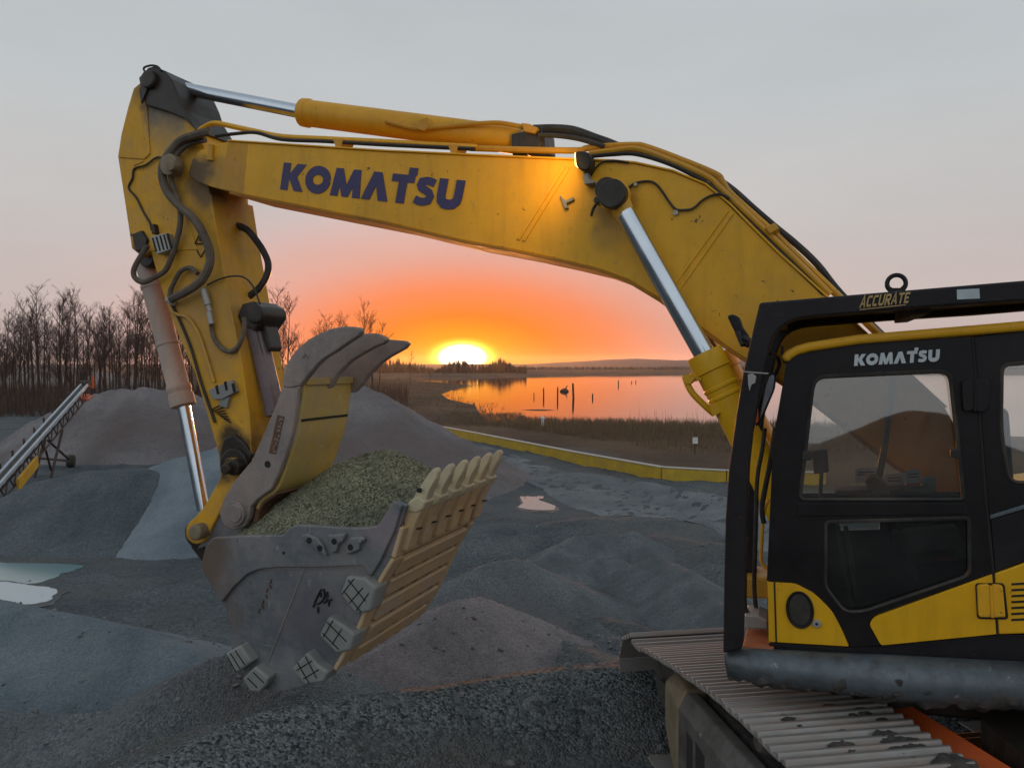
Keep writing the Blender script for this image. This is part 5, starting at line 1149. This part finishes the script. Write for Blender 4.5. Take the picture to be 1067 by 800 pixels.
# shell: floor, rear wall, pillars
b = MB(); uF = fu(801, 655, CL)[1]
b.prism([m(f, CL - .06, u) for f, u in [(FR[0][0] - .01, uF), (FR[0][0] - .01, uF - .08), (REARF, uF - .08), (REARF, uF)]], [m(f, CR_ + .01, u) for f, u in [(FR[0][0] - .01, uF), (FR[0][0] - .01, uF - .08), (REARF, uF - .08), (REARF, uF)]])
cab = part('cab', b, 'black', EX)
b = MB(); uT = fu(1180, 336, CL)[1]; uM = fu(1180, 520, CL)[1]
b.prism([m(f, CL - .06, u) for f, u in [(REARF, uF), (REARF - .05, uF), (REARF - .05, uM), (REARF, uM)]], [m(f, CR_ + .05, u) for f, u in [(REARF, uF), (REARF - .05, uF), (REARF - .05, uM), (REARF, uM)]])
part('rear_wall', b, 'black', cab)
b = MB(); b.prism([m(f, CL - .06, u) for f, u in [(REARF - .02, uM), (REARF - .03, uM), (REARF - .03, uT), (REARF - .02, uT)]], [m(f, CR_ + .05, u) for f, u in [(REARF - .02, uM), (REARF - .03, uM), (REARF - .03, uT), (REARF - .02, uT)]]); part('rear_window', b, 'glass', cab)
roof_line = [(821, 371), (825, 366), (832, 362), (845, 358.6), (896, 351), (1012, 342), (1067, 337.5), (1185, 329)]
b = MB(); ribbon(b, [fu(x, y + 7.5, CL) for x, y in roof_line], CL + .03, CR_ - .03, -.05); part('roof', b, 'yellow', cab, .022, False, 3)
# far side wall with its window openings
holed('far_wall', cabout, [rounded([(838, 384), (1003, 372), (1010, 513), (826, 514)], 9), rounded([(1030, 372), (1150, 364), (1150, 500), (1034, 508)], 9), rounded([(870, 541), (917, 540), (917, 552), (872, 553)], 2)], CR_ + .04, CR_, 'black', cab, 0)
b = MB(); trace(b, [(836, 382), (1005, 370), (1012, 515), (824, 516)], CR_ + .022, CR_ + .016); part('far_window', b, 'far_glass', cab)
b = MB(); b.tube([pm(931, 389, CR_ + .05), pm(928, 420, CR_ + .05), pm(921, 470, CR_ + .05), pm(912, 518, CR_ + .05)], .021, 8); part('far_window_bar', b, 'console', cab, 0, True)
# windscreen and A pillars
b = MB(); ribbon(b, FR, CL - .05, CR_ + .05, .008); part('windscreen', b, 'glass', cab)
for l0 in (CR_ + .05,):
    b = MB(); ribbon(b, FR, l0 + .0, l0 - .06, .05); part('front_pillar', b, 'black', cab, .01)
# papers stuck to the far window, console, seat, levers
for q, mt in [([(891, 488), (917.5, 486.5), (918, 501), (891, 503)], 'paper'), ([(922, 494), (943, 492.5), (943, 509), (921, 510)], 'paper'), ([(943.5, 489.5), (959, 488.5), (959, 503), (944, 504)], 'paper_blue'), ([(944, 504), (959, 503), (959.3, 506.5), (944, 507)], 'paper_red'), ([(961, 496.5), (975, 496), (975.5, 510), (961, 510.5)], 'paper_blue')]:
    b = MB(); trace(b, q, CR_ + .036, CR_ + .034); part('paper_notice', b, mt, cab)
b = MB()
for x0, x1, y in ((893, 912, 492), (893, 912, 494.5), (925, 939, 498), (925, 939, 501), (946, 957, 494), (946, 957, 497)): b.tube([pm(x0, y, CR_ + .037), pm(x1, y - .6, CR_ + .037)], .004, 4)
part('print_line', b, 'groove', cab)['kind'] = 'stuff'
b = MB(); trace(b, [(902, 499), (912, 497), (924, 503), (928, 515), (910, 516), (903, 507)], 1.0, .8); trace(b, [(870, 511), (976, 510), (976, 515), (870, 516)], .75, .55); part('side_console', b, 'console', cab, .015)
b = MB(); trace(b, rounded([(952, 588), (1045, 580), (1050, 612), (958, 620)], 8), 1.25, .78); seat = part('seat', b, 'seat', cab, .04, False, 3)
b = MB(); trace(b, rounded([(1018, 430), (1052, 424), (1064, 588), (1030, 592)], 10), 1.24, .80); part('seat_back', b, 'seat', seat, .04, False, 3) if False else part('seat_back', b, 'seat', cab, .04, False, 3)
b = MB(); trace(b, [(965, 618), (1040, 612), (1044, 652), (968, 656)], 1.15, .85); part('seat_base', b, 'console', cab, .02)
b = MB(); trace(b, rounded([(930, 556), (1000, 549), (1004, 570), (934, 578)], 5), 1.36, 1.24); b.tube(smooth([pm(940, 556, 1.3), pm(934, 542, 1.3), pm(932, 528, 1.3)], 4), .016, 8); b.tube([pm(932, 530, 1.3), pm(929, 519, 1.3)], .03, 10); part('joystick_console', b, 'console', cab, .015)
b = MB(); b.tube(smooth([pm(890, 640, 1.0), pm(880, 590, 1.0), pm(872, 545, 1.0)], 5), .014, 8); b.tube(smooth([pm(896, 640, .9), pm(888, 590, .9), pm(881, 548, .9)], 5), .014, 8); part('travel_lever', b, 'console', cab)
b = MB(); trace(b, [(846, 470), (862, 468), (864, 492), (848, 494)], .72, .66); b.tube([pm(856, 492, .69), pm(852, 560, .69)], .015, 6); part('monitor', b, 'console', cab, .008)
# door
door_out = [(820, 375), (825, 368.5), (833, 364.5), (846, 361.8), (1012, 350.5), (1020, 440), (1026, 517), (1034, 597), (912, 640), (907, 644), (905.5, 650), (908, 658), (917.5, 672), (886, 674), (880, 659), (868, 636), (858, 625), (849, 617), (829, 606.5), (799, 605), (805.6, 457.5), (816.5, 395)]
up = rounded([(848, 392.5, 13), (990, 386, 13), (1004, 520, 5), (833.5, 520, 5)], 10)
lo = rounded([(860.5, 543.5, 5), (1009.5, 539.5, 5), (1010.5, 599, 8), (899, 637, 9), (880, 637, 8), (860, 611, 6)], 6)
door = holed('door', door_out, [up, lo], CL, CL - .045, 'black', EX, .007)
def leaning_pane(px, name, parent, lean=.032):
    F = [fu(x, y, CL - .02) for x, y in px]; u0, u1 = min(p[1] for p in F), max(p[1] for p in F); b = MB()
    lf = lambda u: CL - .014 - lean * (u - u0) / (u1 - u0)
    b.prism([m(f, lf(u), u) for f, u in F], [m(f, lf(u) - .006, u) for f, u in F]); return part(name, b, 'glass', parent)
leaning_pane(up, 'upper_window', door)
b = MB(); trace(b, lo, CL - .018, CL - .024); part('lower_window', b, 'glass_dark', door)
b = MB(); P = [pm(x, y, CL - .001) for x, y in up]; b.tube(P + [P[0]], .011, 6); part('window_seal', b, 'rubber', door, 0, True)
b = MB(); P = [pm(x, y, CL - .001) for x, y in lo]; b.tube(P + [P[0]], .010, 6); part('window_seal', b, 'rubber', door, 0, True)
b = MB(); trace(b, [(831, 524), (1006, 524), (1009, 536), (829, 538)], CL + .006, CL - .005); part('window_rail', b, 'black', door, .004)
b = MB(); trace(b, rounded([(836, 470), (846.5, 470), (846.5, 479.5), (835, 479.5)], 3), CL + .012, CL - .02); part('window_latch', b, 'rubber', door, .004)
b = MB(); trace(b, rounded([(990.5, 468), (1000, 468), (1001, 477), (990.5, 477)], 3), CL + .012, CL - .02); part('window_latch', b, 'rubber', door, .004)
lettering('KOMATSU', HEAVY, [(891, 369.3), (979.5, 363.8), (978.5, 376.3), (889.8, 381.3)], CL + .002, door, 'logo_white', .06, -.02)
b = MB(); trace(b, rounded([(1002, 397), (1014, 395), (1014.5, 428), (1004, 429)], 4), CL + .035, CL - .01); trace(b, rounded([(1016, 395), (1028, 394.5), (1031, 400), (1031, 424), (1026, 430), (1017, 429)], 4), CL + .035, CL - .01); b.tube([pm(1015, 395, CL + .02), pm(1016, 429, CL + .02)], .014, 8); part('door_hinge', b, 'black', door, .008)
b = MB(); trace(b, rounded([(1018.5, 610), (1031, 608.5), (1032, 643), (1020, 642.5)], 3), CL + .03, CL - .01); trace(b, rounded([(1034, 609), (1045, 610), (1048, 642), (1036, 643.5)], 3), CL + .03, CL - .01); b.tube([pm(1032.5, 610, CL + .018), pm(1034, 643, CL + .018)], .012, 8); part('door_hinge', b, 'yellow', door, .008)
b = MB(); P = rounded([(1017, 608), (1045.5, 608), (1049.5, 644), (1019, 643.5)], 3); P = [pm(x, y, CL + .003) for x, y in P]; b.tube(P + [P[0]], .006, 5); part('hinge_gap', b, 'groove', door)
# yellow panels
b = MB(); trace(b, rounded([(799.5, 606, 1), (829, 607.5, 6), (849, 618, 8), (868, 637, 8), (879, 659, 6), (885, 673.5, 2), (801, 668.5, 1)], 4), CL - .004, CL - .10); yp = part('front_corner_panel', b, 'yellow_clean', cab, .009)
b = MB(); b.tube([pm(807, 606.5, CL - .003), pm(809, 669, CL - .003)], .005, 5); part('panel_seam', b, 'groove', cab)
b = MB(); f, u = fu(833.5, 635, CL); b.add([m(f + .062 * math.cos(a) , CL + .006, u + .092 * math.sin(a)) for a in np.linspace(0, 2 * math.pi, 29)[:-1]] + [m(f + .062 * math.cos(a), CL - .02, u + .092 * math.sin(a)) for a in np.linspace(0, 2 * math.pi, 29)[:-1]], [tuple(range(28)), tuple(range(55, 27, -1))] + [(i, i + 28, (i + 1) % 28 + 28, (i + 1) % 28) for i in range(28)]); part('oval_grommet', b, 'rubber', cab, .01)
b = MB(); b.tube([m(f + .064 * math.cos(a), CL + .003, u + .095 * math.sin(a)) for a in np.linspace(0, 2 * math.pi, 33)], .008, 6); part('grommet_ring', b, 'black', cab, 0, True)
b = MB(); disc(b, 851, 650, CL + .012, CL - .01, .022, 16); part('lock', b, 'fitting', cab, .004)
b = MB(); disc(b, 851, 650, CL + .014, CL + .01, .008, 10); part('keyhole', b, 'groove', cab)
b = MB(); trace(b, rounded([(905.6, 650, 4), (911, 642.5, 4), (1034, 598, 1), (1038.2, 660.5, 1), (918, 672.2, 3)], 3), CL + .004, CL - .06); part('door_panel', b, 'yellow_clean', door, .008)
sp_ = MB(); trace(sp_, [(1036, 597.5), (1067, 586.5), (1195, 541), (1203, 657), (1067, 660), (1040.3, 660.8)], CL + .002, CL - .06); sp_ = part('side_panel', sp_, 'yellow_clean', EX, .008)
b = MB()
for i in range(7):
    y = 606.5 + i * 6.2; trace(b, [(1054, y + .9), (1100, y - 1.8), (1100, y + .9), (1054, y + 3.1)], CL + .0045, CL - .02)
part('vent_slot', b, 'groove', sp_)['kind'] = 'stuff'
# rear quarter of the cab
rp = holed('rear_quarter', [(1014, 350.3), (1067, 343.5), (1180, 334), (1197, 540), (1067, 585.5), (1036, 596.5), (1028, 517), (1022, 440)], [rounded([(1044, 380, 9), (1092, 376, 9), (1100, 502, 9), (1052, 503, 12), (1043, 450, 20)], 8)], CL - .003, CL - .05, 'black', EX, .006)
leaning_pane(rounded([(1044, 380, 9), (1092, 376, 9), (1100, 502, 9), (1052, 503, 12), (1043, 450, 20)], 8), 'quarter_window', rp)
b = MB(); P = [pm(x, y, CL - .004) for x, y in rounded([(1044, 380, 9), (1092, 376, 9), (1100, 502, 9), (1052, 503, 12), (1043, 450, 20)], 8)]; b.tube(P + [P[0]], .010, 6); part('window_seal', b, 'rubber', rp, 0, True)
b = MB(); trace(b, [(1031.5, 537), (1067, 526), (1190, 488), (1190, 492), (1067, 530.5), (1032, 541)], CL + .012, CL - .01); part('trim_strip', b, 'tube', rp, .004)
b = MB(); trace(b, [(1032.5, 542), (1067, 531.5), (1190, 494), (1197, 538), (1067, 585), (1037, 596)], CL + .002, CL - .02); part('lower_panel', b, 'black_guard', rp, .004)
b = MB(); b.tube([pm(1013, 351, CL), pm(1021, 440, CL), pm(1027, 517, CL), pm(1035, 597, CL), pm(1039.3, 661, CL)], .007, 6); part('door_gap', b, 'groove', door)
b = MB(); trace(b, [(801, 669.3), (885, 674.3), (918, 672.8), (1038, 661.3), (1067, 660.6), (1205, 658), (1205, 705), (1067, 700), (801, 688)], CL - .02, CL - .12); part('sill', b, 'black_guard', cab, .006)

# tube along the bottom edge and step plate
b = MB(); Pt = [(757, 690), (759, 690), (770, 690.3), (790, 693), (860, 699), (930, 705), (1067, 713.5), (1230, 724)]; rs = [.055, .075, .085, .092, .100, .112, .112, .112]
b.tube(smooth([pm(x, y, CL + .03) for x, y in Pt], 4), [float(np.interp(i / 4, range(8), rs)) for i in range(29)], 20); srt = part('side_rail_tube', b, 'tube', EX, 0, True)
b = MB(); SP = smooth([pm(x, y, CL + .03) for x, y in Pt], 40); SR = [float(np.interp(i / 40, range(8), rs)) for i in range(len(SP))]; vs = []; nn_ = 28
for i, (p, r_) in enumerate(zip(SP, SR)):
    for k in range(nn_):
        a = 2 * math.pi * k / nn_; q = p - Ua * r_ * .22 + (La * math.cos(a) + Ua * math.sin(a)) * r_ * .90; vs.append(q + (q - p).normalized() * (.030 * noise.noise(q * 9) + .022 * noise.noise(q * 24) - .004))
b.add(vs, [(i * nn_ + k, i * nn_ + (k + 1) % nn_, (i + 1) * nn_ + (k + 1) % nn_, (i + 1) * nn_ + k) for i in range(len(SP) - 1) for k in range(nn_)] + [tuple(range(nn_)), tuple(range(len(vs) - 1, len(vs) - nn_ - 1, -1))])
part('mud_crust', b, 'mud', srt, 0, True)
b = MB(); f, u = fu(774, 672, CL); f2 = fu(806, 672, CL)[0]; b.box(m((f + f2) / 2, CL - .22, u - .02), Fa * abs(f - f2) * .5, La * .24, Ua * .02); part('step_plate', b, 'step', EX, .006)
b = MB(); fq, uq = fu(791, 606, .44); b.box(m(fq, .44, uq), Fa * .12, La * .16, Ua * .07); part('cylinder_bracket', b, 'yellow_orange', EX, .015)
b = MB(); trace(b, [(776, 640), (790, 641), (800, 646), (800, 656), (776, 655)], CL - .15, CL - .35); part('hose_tray', b, 'fitting', EX, .01)

# ---- guard frame round the cab ------------------------------------------------------------
post = [(791.5, 315.3), (850, 310.3), (1067, 292.2), (1200, 281), (1200, 302), (1067, 313.5), (950, 321.5), (845, 330.2), (833, 332), (822, 336), (813, 342), (806, 352), (801, 365), (793, 402), (784, 452), (780.5, 485), (777, 560), (773.5, 676), (753.5, 681), (754.5, 600), (756, 540), (759.5, 488), (767, 432), (774, 389)]
b = MB(); trace(b, post, CL + .12, CL); guard = part('cab_guard', b, 'black_guard', EX, .012)
b = MB(); trace(b, post, CR_ - .02, CR_ - .14, CL + .12); part('far_side_frame', b, 'black_guard', guard, .012)
F1, U1 = fu(800, 322, CL + .12); F2, U2 = fu(1200, 289, CL + .12)
def slat(l0, l1, z0=-.015, z1=.015, fs=(0.03, 1)):
    b = MB(); A = [(F1 + (F2 - F1) * t, U1 + (U2 - U1) * t) for t in fs]
    pr = [(A[0][0], A[0][1] + z0), (A[1][0], A[1][1] + z0), (A[1][0], A[1][1] + z1), (A[0][0], A[0][1] + z1)]
    b.prism([m(f, l0, u) for f, u in pr], [m(f, l1, u) for f, u in pr]); return part('roof_slat', b, 'black_guard', guard, .004)
for i in range(5): slat(1.42 - i * .2, 1.28 - i * .2)
for t in (.02, .45, .9):
    b = MB(); f, u = F1 + (F2 - F1) * t, U1 + (U2 - U1) * t; b.box(m(f, 1.0, u - .05), Fa * .04, La * .48, Ua * .03); part('cross_bar', b, 'black_guard', guard, .006)
b = MB(); C = Vector(fu(934, 295.5, CL + .06)); b.tube([m(C.x + .043 * math.cos(a), CL + .06, C.y + .043 * math.sin(a)) for a in np.linspace(0, 2 * math.pi, 25)], .012, 8)
trace(b, [(926, 304), (927, 298), (930, 300), (938, 300), (941, 297), (942, 303)], CL + .075, CL + .045); part('lifting_eye', b, 'black', guard, 0, True)
lettering('ACCURATE', LT, [(896.5, 308.6), (947.2, 304.4), (946.4, 315.6), (895.2, 321)], CL + .122, guard, 'logo_gold', .12, .22)
b = MB(); trace(b, [(896, 322.2), (944, 317), (944, 317.9), (896, 323.2)], CL + .1235, CL + .12); part('letter_underline', b, 'logo_gold', guard)
b = MB(); trace(b, [(997, 301.8), (1020.5, 300.6), (1021, 311), (997.3, 312)], CL + .1225, CL + .118); part('label_plate', b, 'label', guard)
b = MB(); trace(b, [(773.5, 386.5), (801, 388.5), (800.5, 390), (773.3, 388)], CL + .124, CL + .11); trace(b, [(779, 390), (784, 389), (788, 392), (787, 399), (783, 401), (781, 408), (779.5, 401)], CL + .135, CL + .118); part('strap_clip', b, 'fitting', guard, .003)
# flood lamp and mirror
b = MB(); trace(b, rounded([(754, 327, 3), (760, 325, 3), (767, 328, 3), (770, 338), (776, 347), (780, 357), (777, 362), (770, 359), (766, 351), (759, 338)], 2), 1.10, .98, 1.3); fl = part('flood_lamp', b, 'black', guard, .012, False, 3)
b = MB(); b.tube(smooth([pm(775, 352, 1.32), pm(783, 356, 1.36), pm(788, 362, 1.5)], 4), .018, 8); b.tube([pm(768, 346, 1.3), pm(774, 360, 1.35)], .014, 6); part('lamp_bracket', b, 'black', fl)
b = MB(); trace(b, rounded([(801, 389), (806, 387), (809, 391), (807, 406), (794, 437), (788, 445), (785, 436), (793, 409)], 3), 1.30, 1.24, 1.3); mi = part('mirror', b, 'black', EX, .012, False, 3)
b = MB(); trace(b, [(802, 392), (806, 390), (807, 394), (805, 406), (793, 434), (789, 441), (787.5, 435), (795, 410)], 1.304, 1.299, 1.3); part('mirror_glass', b, 'mirror', mi)
b = MB(); trace(b, rounded([(786.5, 426), (790, 424), (790.5, 439), (787, 441)], 1), 1.325, 1.30, 1.3); part('orange_patch', b, 'orange_and_sun', mi, .004)  # small orange patch raised on the lower mirror
b = MB(); b.tube(smooth([pm(808, 390, 1.3), pm(812, 378, 1.35), pm(808, 370, 1.4), pm(802, 368, 1.5)], 5), .012, 8); part('mirror_arm', b, 'black', mi, 0, True)
def gh_(name, pts, r, l, mat): b = MB(); hose(b, pts, r, l, 8, 5); return part(name, b, mat, EX, 0, True)
gh_('rubber_hose', [(797, 446), (794, 470), (789, 500), (787, 560), (786, 610), (788, 634), (791, 640)], .013, 1.2, 'rubber')
gh_('rubber_hose', [(808, 446), (803, 480), (797, 510), (794, 530), (796, 545)], .016, 1.15, 'rubber')
gh_('rubber_hose', [(777, 560), (776, 600), (776, 630), (780, 640)], .014, 1.3, 'rubber')
gh_('grab_rail', [(801, 520), (796, 532), (794, 560), (793, 582), (797, 590), (803, 593)], .012, 1.0, 'yellow_arm')
gh_('grab_rail', [(815, 360), (816, 373), (819, 377), (826, 366)], .008, 1.45, 'black')

# ------------------------------------------------------------------ gravel heaped in the bucket
RG = [Vector(fu(x, y, .0)) for x, y in [(230, 570), (244, 555), (285, 524), (322, 498), (352, 480), (380, 467), (408, 465), (430, 476), (455, 490)]]
RM = [Vector(fu(x, y, BH)) for x, y in [(217, 572), (262, 560), (298, 559), (335, 551), (396, 552), (413, 532), (424, 535)]]
RG.sort(key=lambda p: p.x); RM.sort(key=lambda p: p.x)
f0, f1 = RM[0].x + .06, RM[-1].x - .02; nf, nl = 120, 120; vs = []; fs = []
SHL = sorted([(p.x, p.y) for p in FS[6:]])
for i in range(nf + 1):
    f = f0 + (f1 - f0) * i / nf; hr = float(np.interp(f, [p.x for p in RG], [p.y for p in RG])); rm = float(np.interp(f, [p.x for p in RM], [p.y for p in RM]))
    for j in range(nl + 1):
        l = -BH + .05 + (2 * BH - .1) * j / nl; t = abs(l - .0) / (BH - .05); u = hr - .03 - (hr - rm + .03) * t ** 1.25
        q = Vector((f * 3, l * 3, 0)); u += .03 * noise.noise(q) + .012 * noise.noise(q * 6) + random.uniform(-.006, .006)
        p = m(f, l, u) - EO; vs.append(tuple(p))
for i in range(nf):
    for j in range(nl): a = i * (nl + 1) + j; fs.append((a, a + 1, a + nl + 2, a + nl + 1))
# sides and underside so that the load is a solid heap
rim = [i * (nl + 1) for i in range(nf + 1)] + [nf * (nl + 1) + j for j in range(1, nl + 1)] + [i * (nl + 1) + nl for i in range(nf - 1, -1, -1)] + [j for j in range(nl - 1, 0, -1)]
k0 = len(vs); dn = Ua * -.12
for a in rim: vs.append(tuple(Vector(vs[a]) + dn))
for i in range(len(rim)): fs.append((rim[i], rim[(i + 1) % len(rim)], k0 + (i + 1) % len(rim), k0 + i))
fs.append(tuple(range(k0, k0 + len(rim))))
me = bpy.data.meshes.new('gravel_load'); c = m((f0 + f1) / 2, 0, 0)
me.from_pydata([tuple(Vector(v) + EO - c) for v in vs], [], fs); o = link('gravel_load', me, M['load']); o.location = c
bm = bmesh.new(); bm.from_mesh(me); bmesh.ops.recalc_face_normals(bm, faces=bm.faces); bm.to_mesh(me); bm.free()
tag(o, 'olive speckled heap of pea gravel carried in the excavator bucket', 'gravel heap')
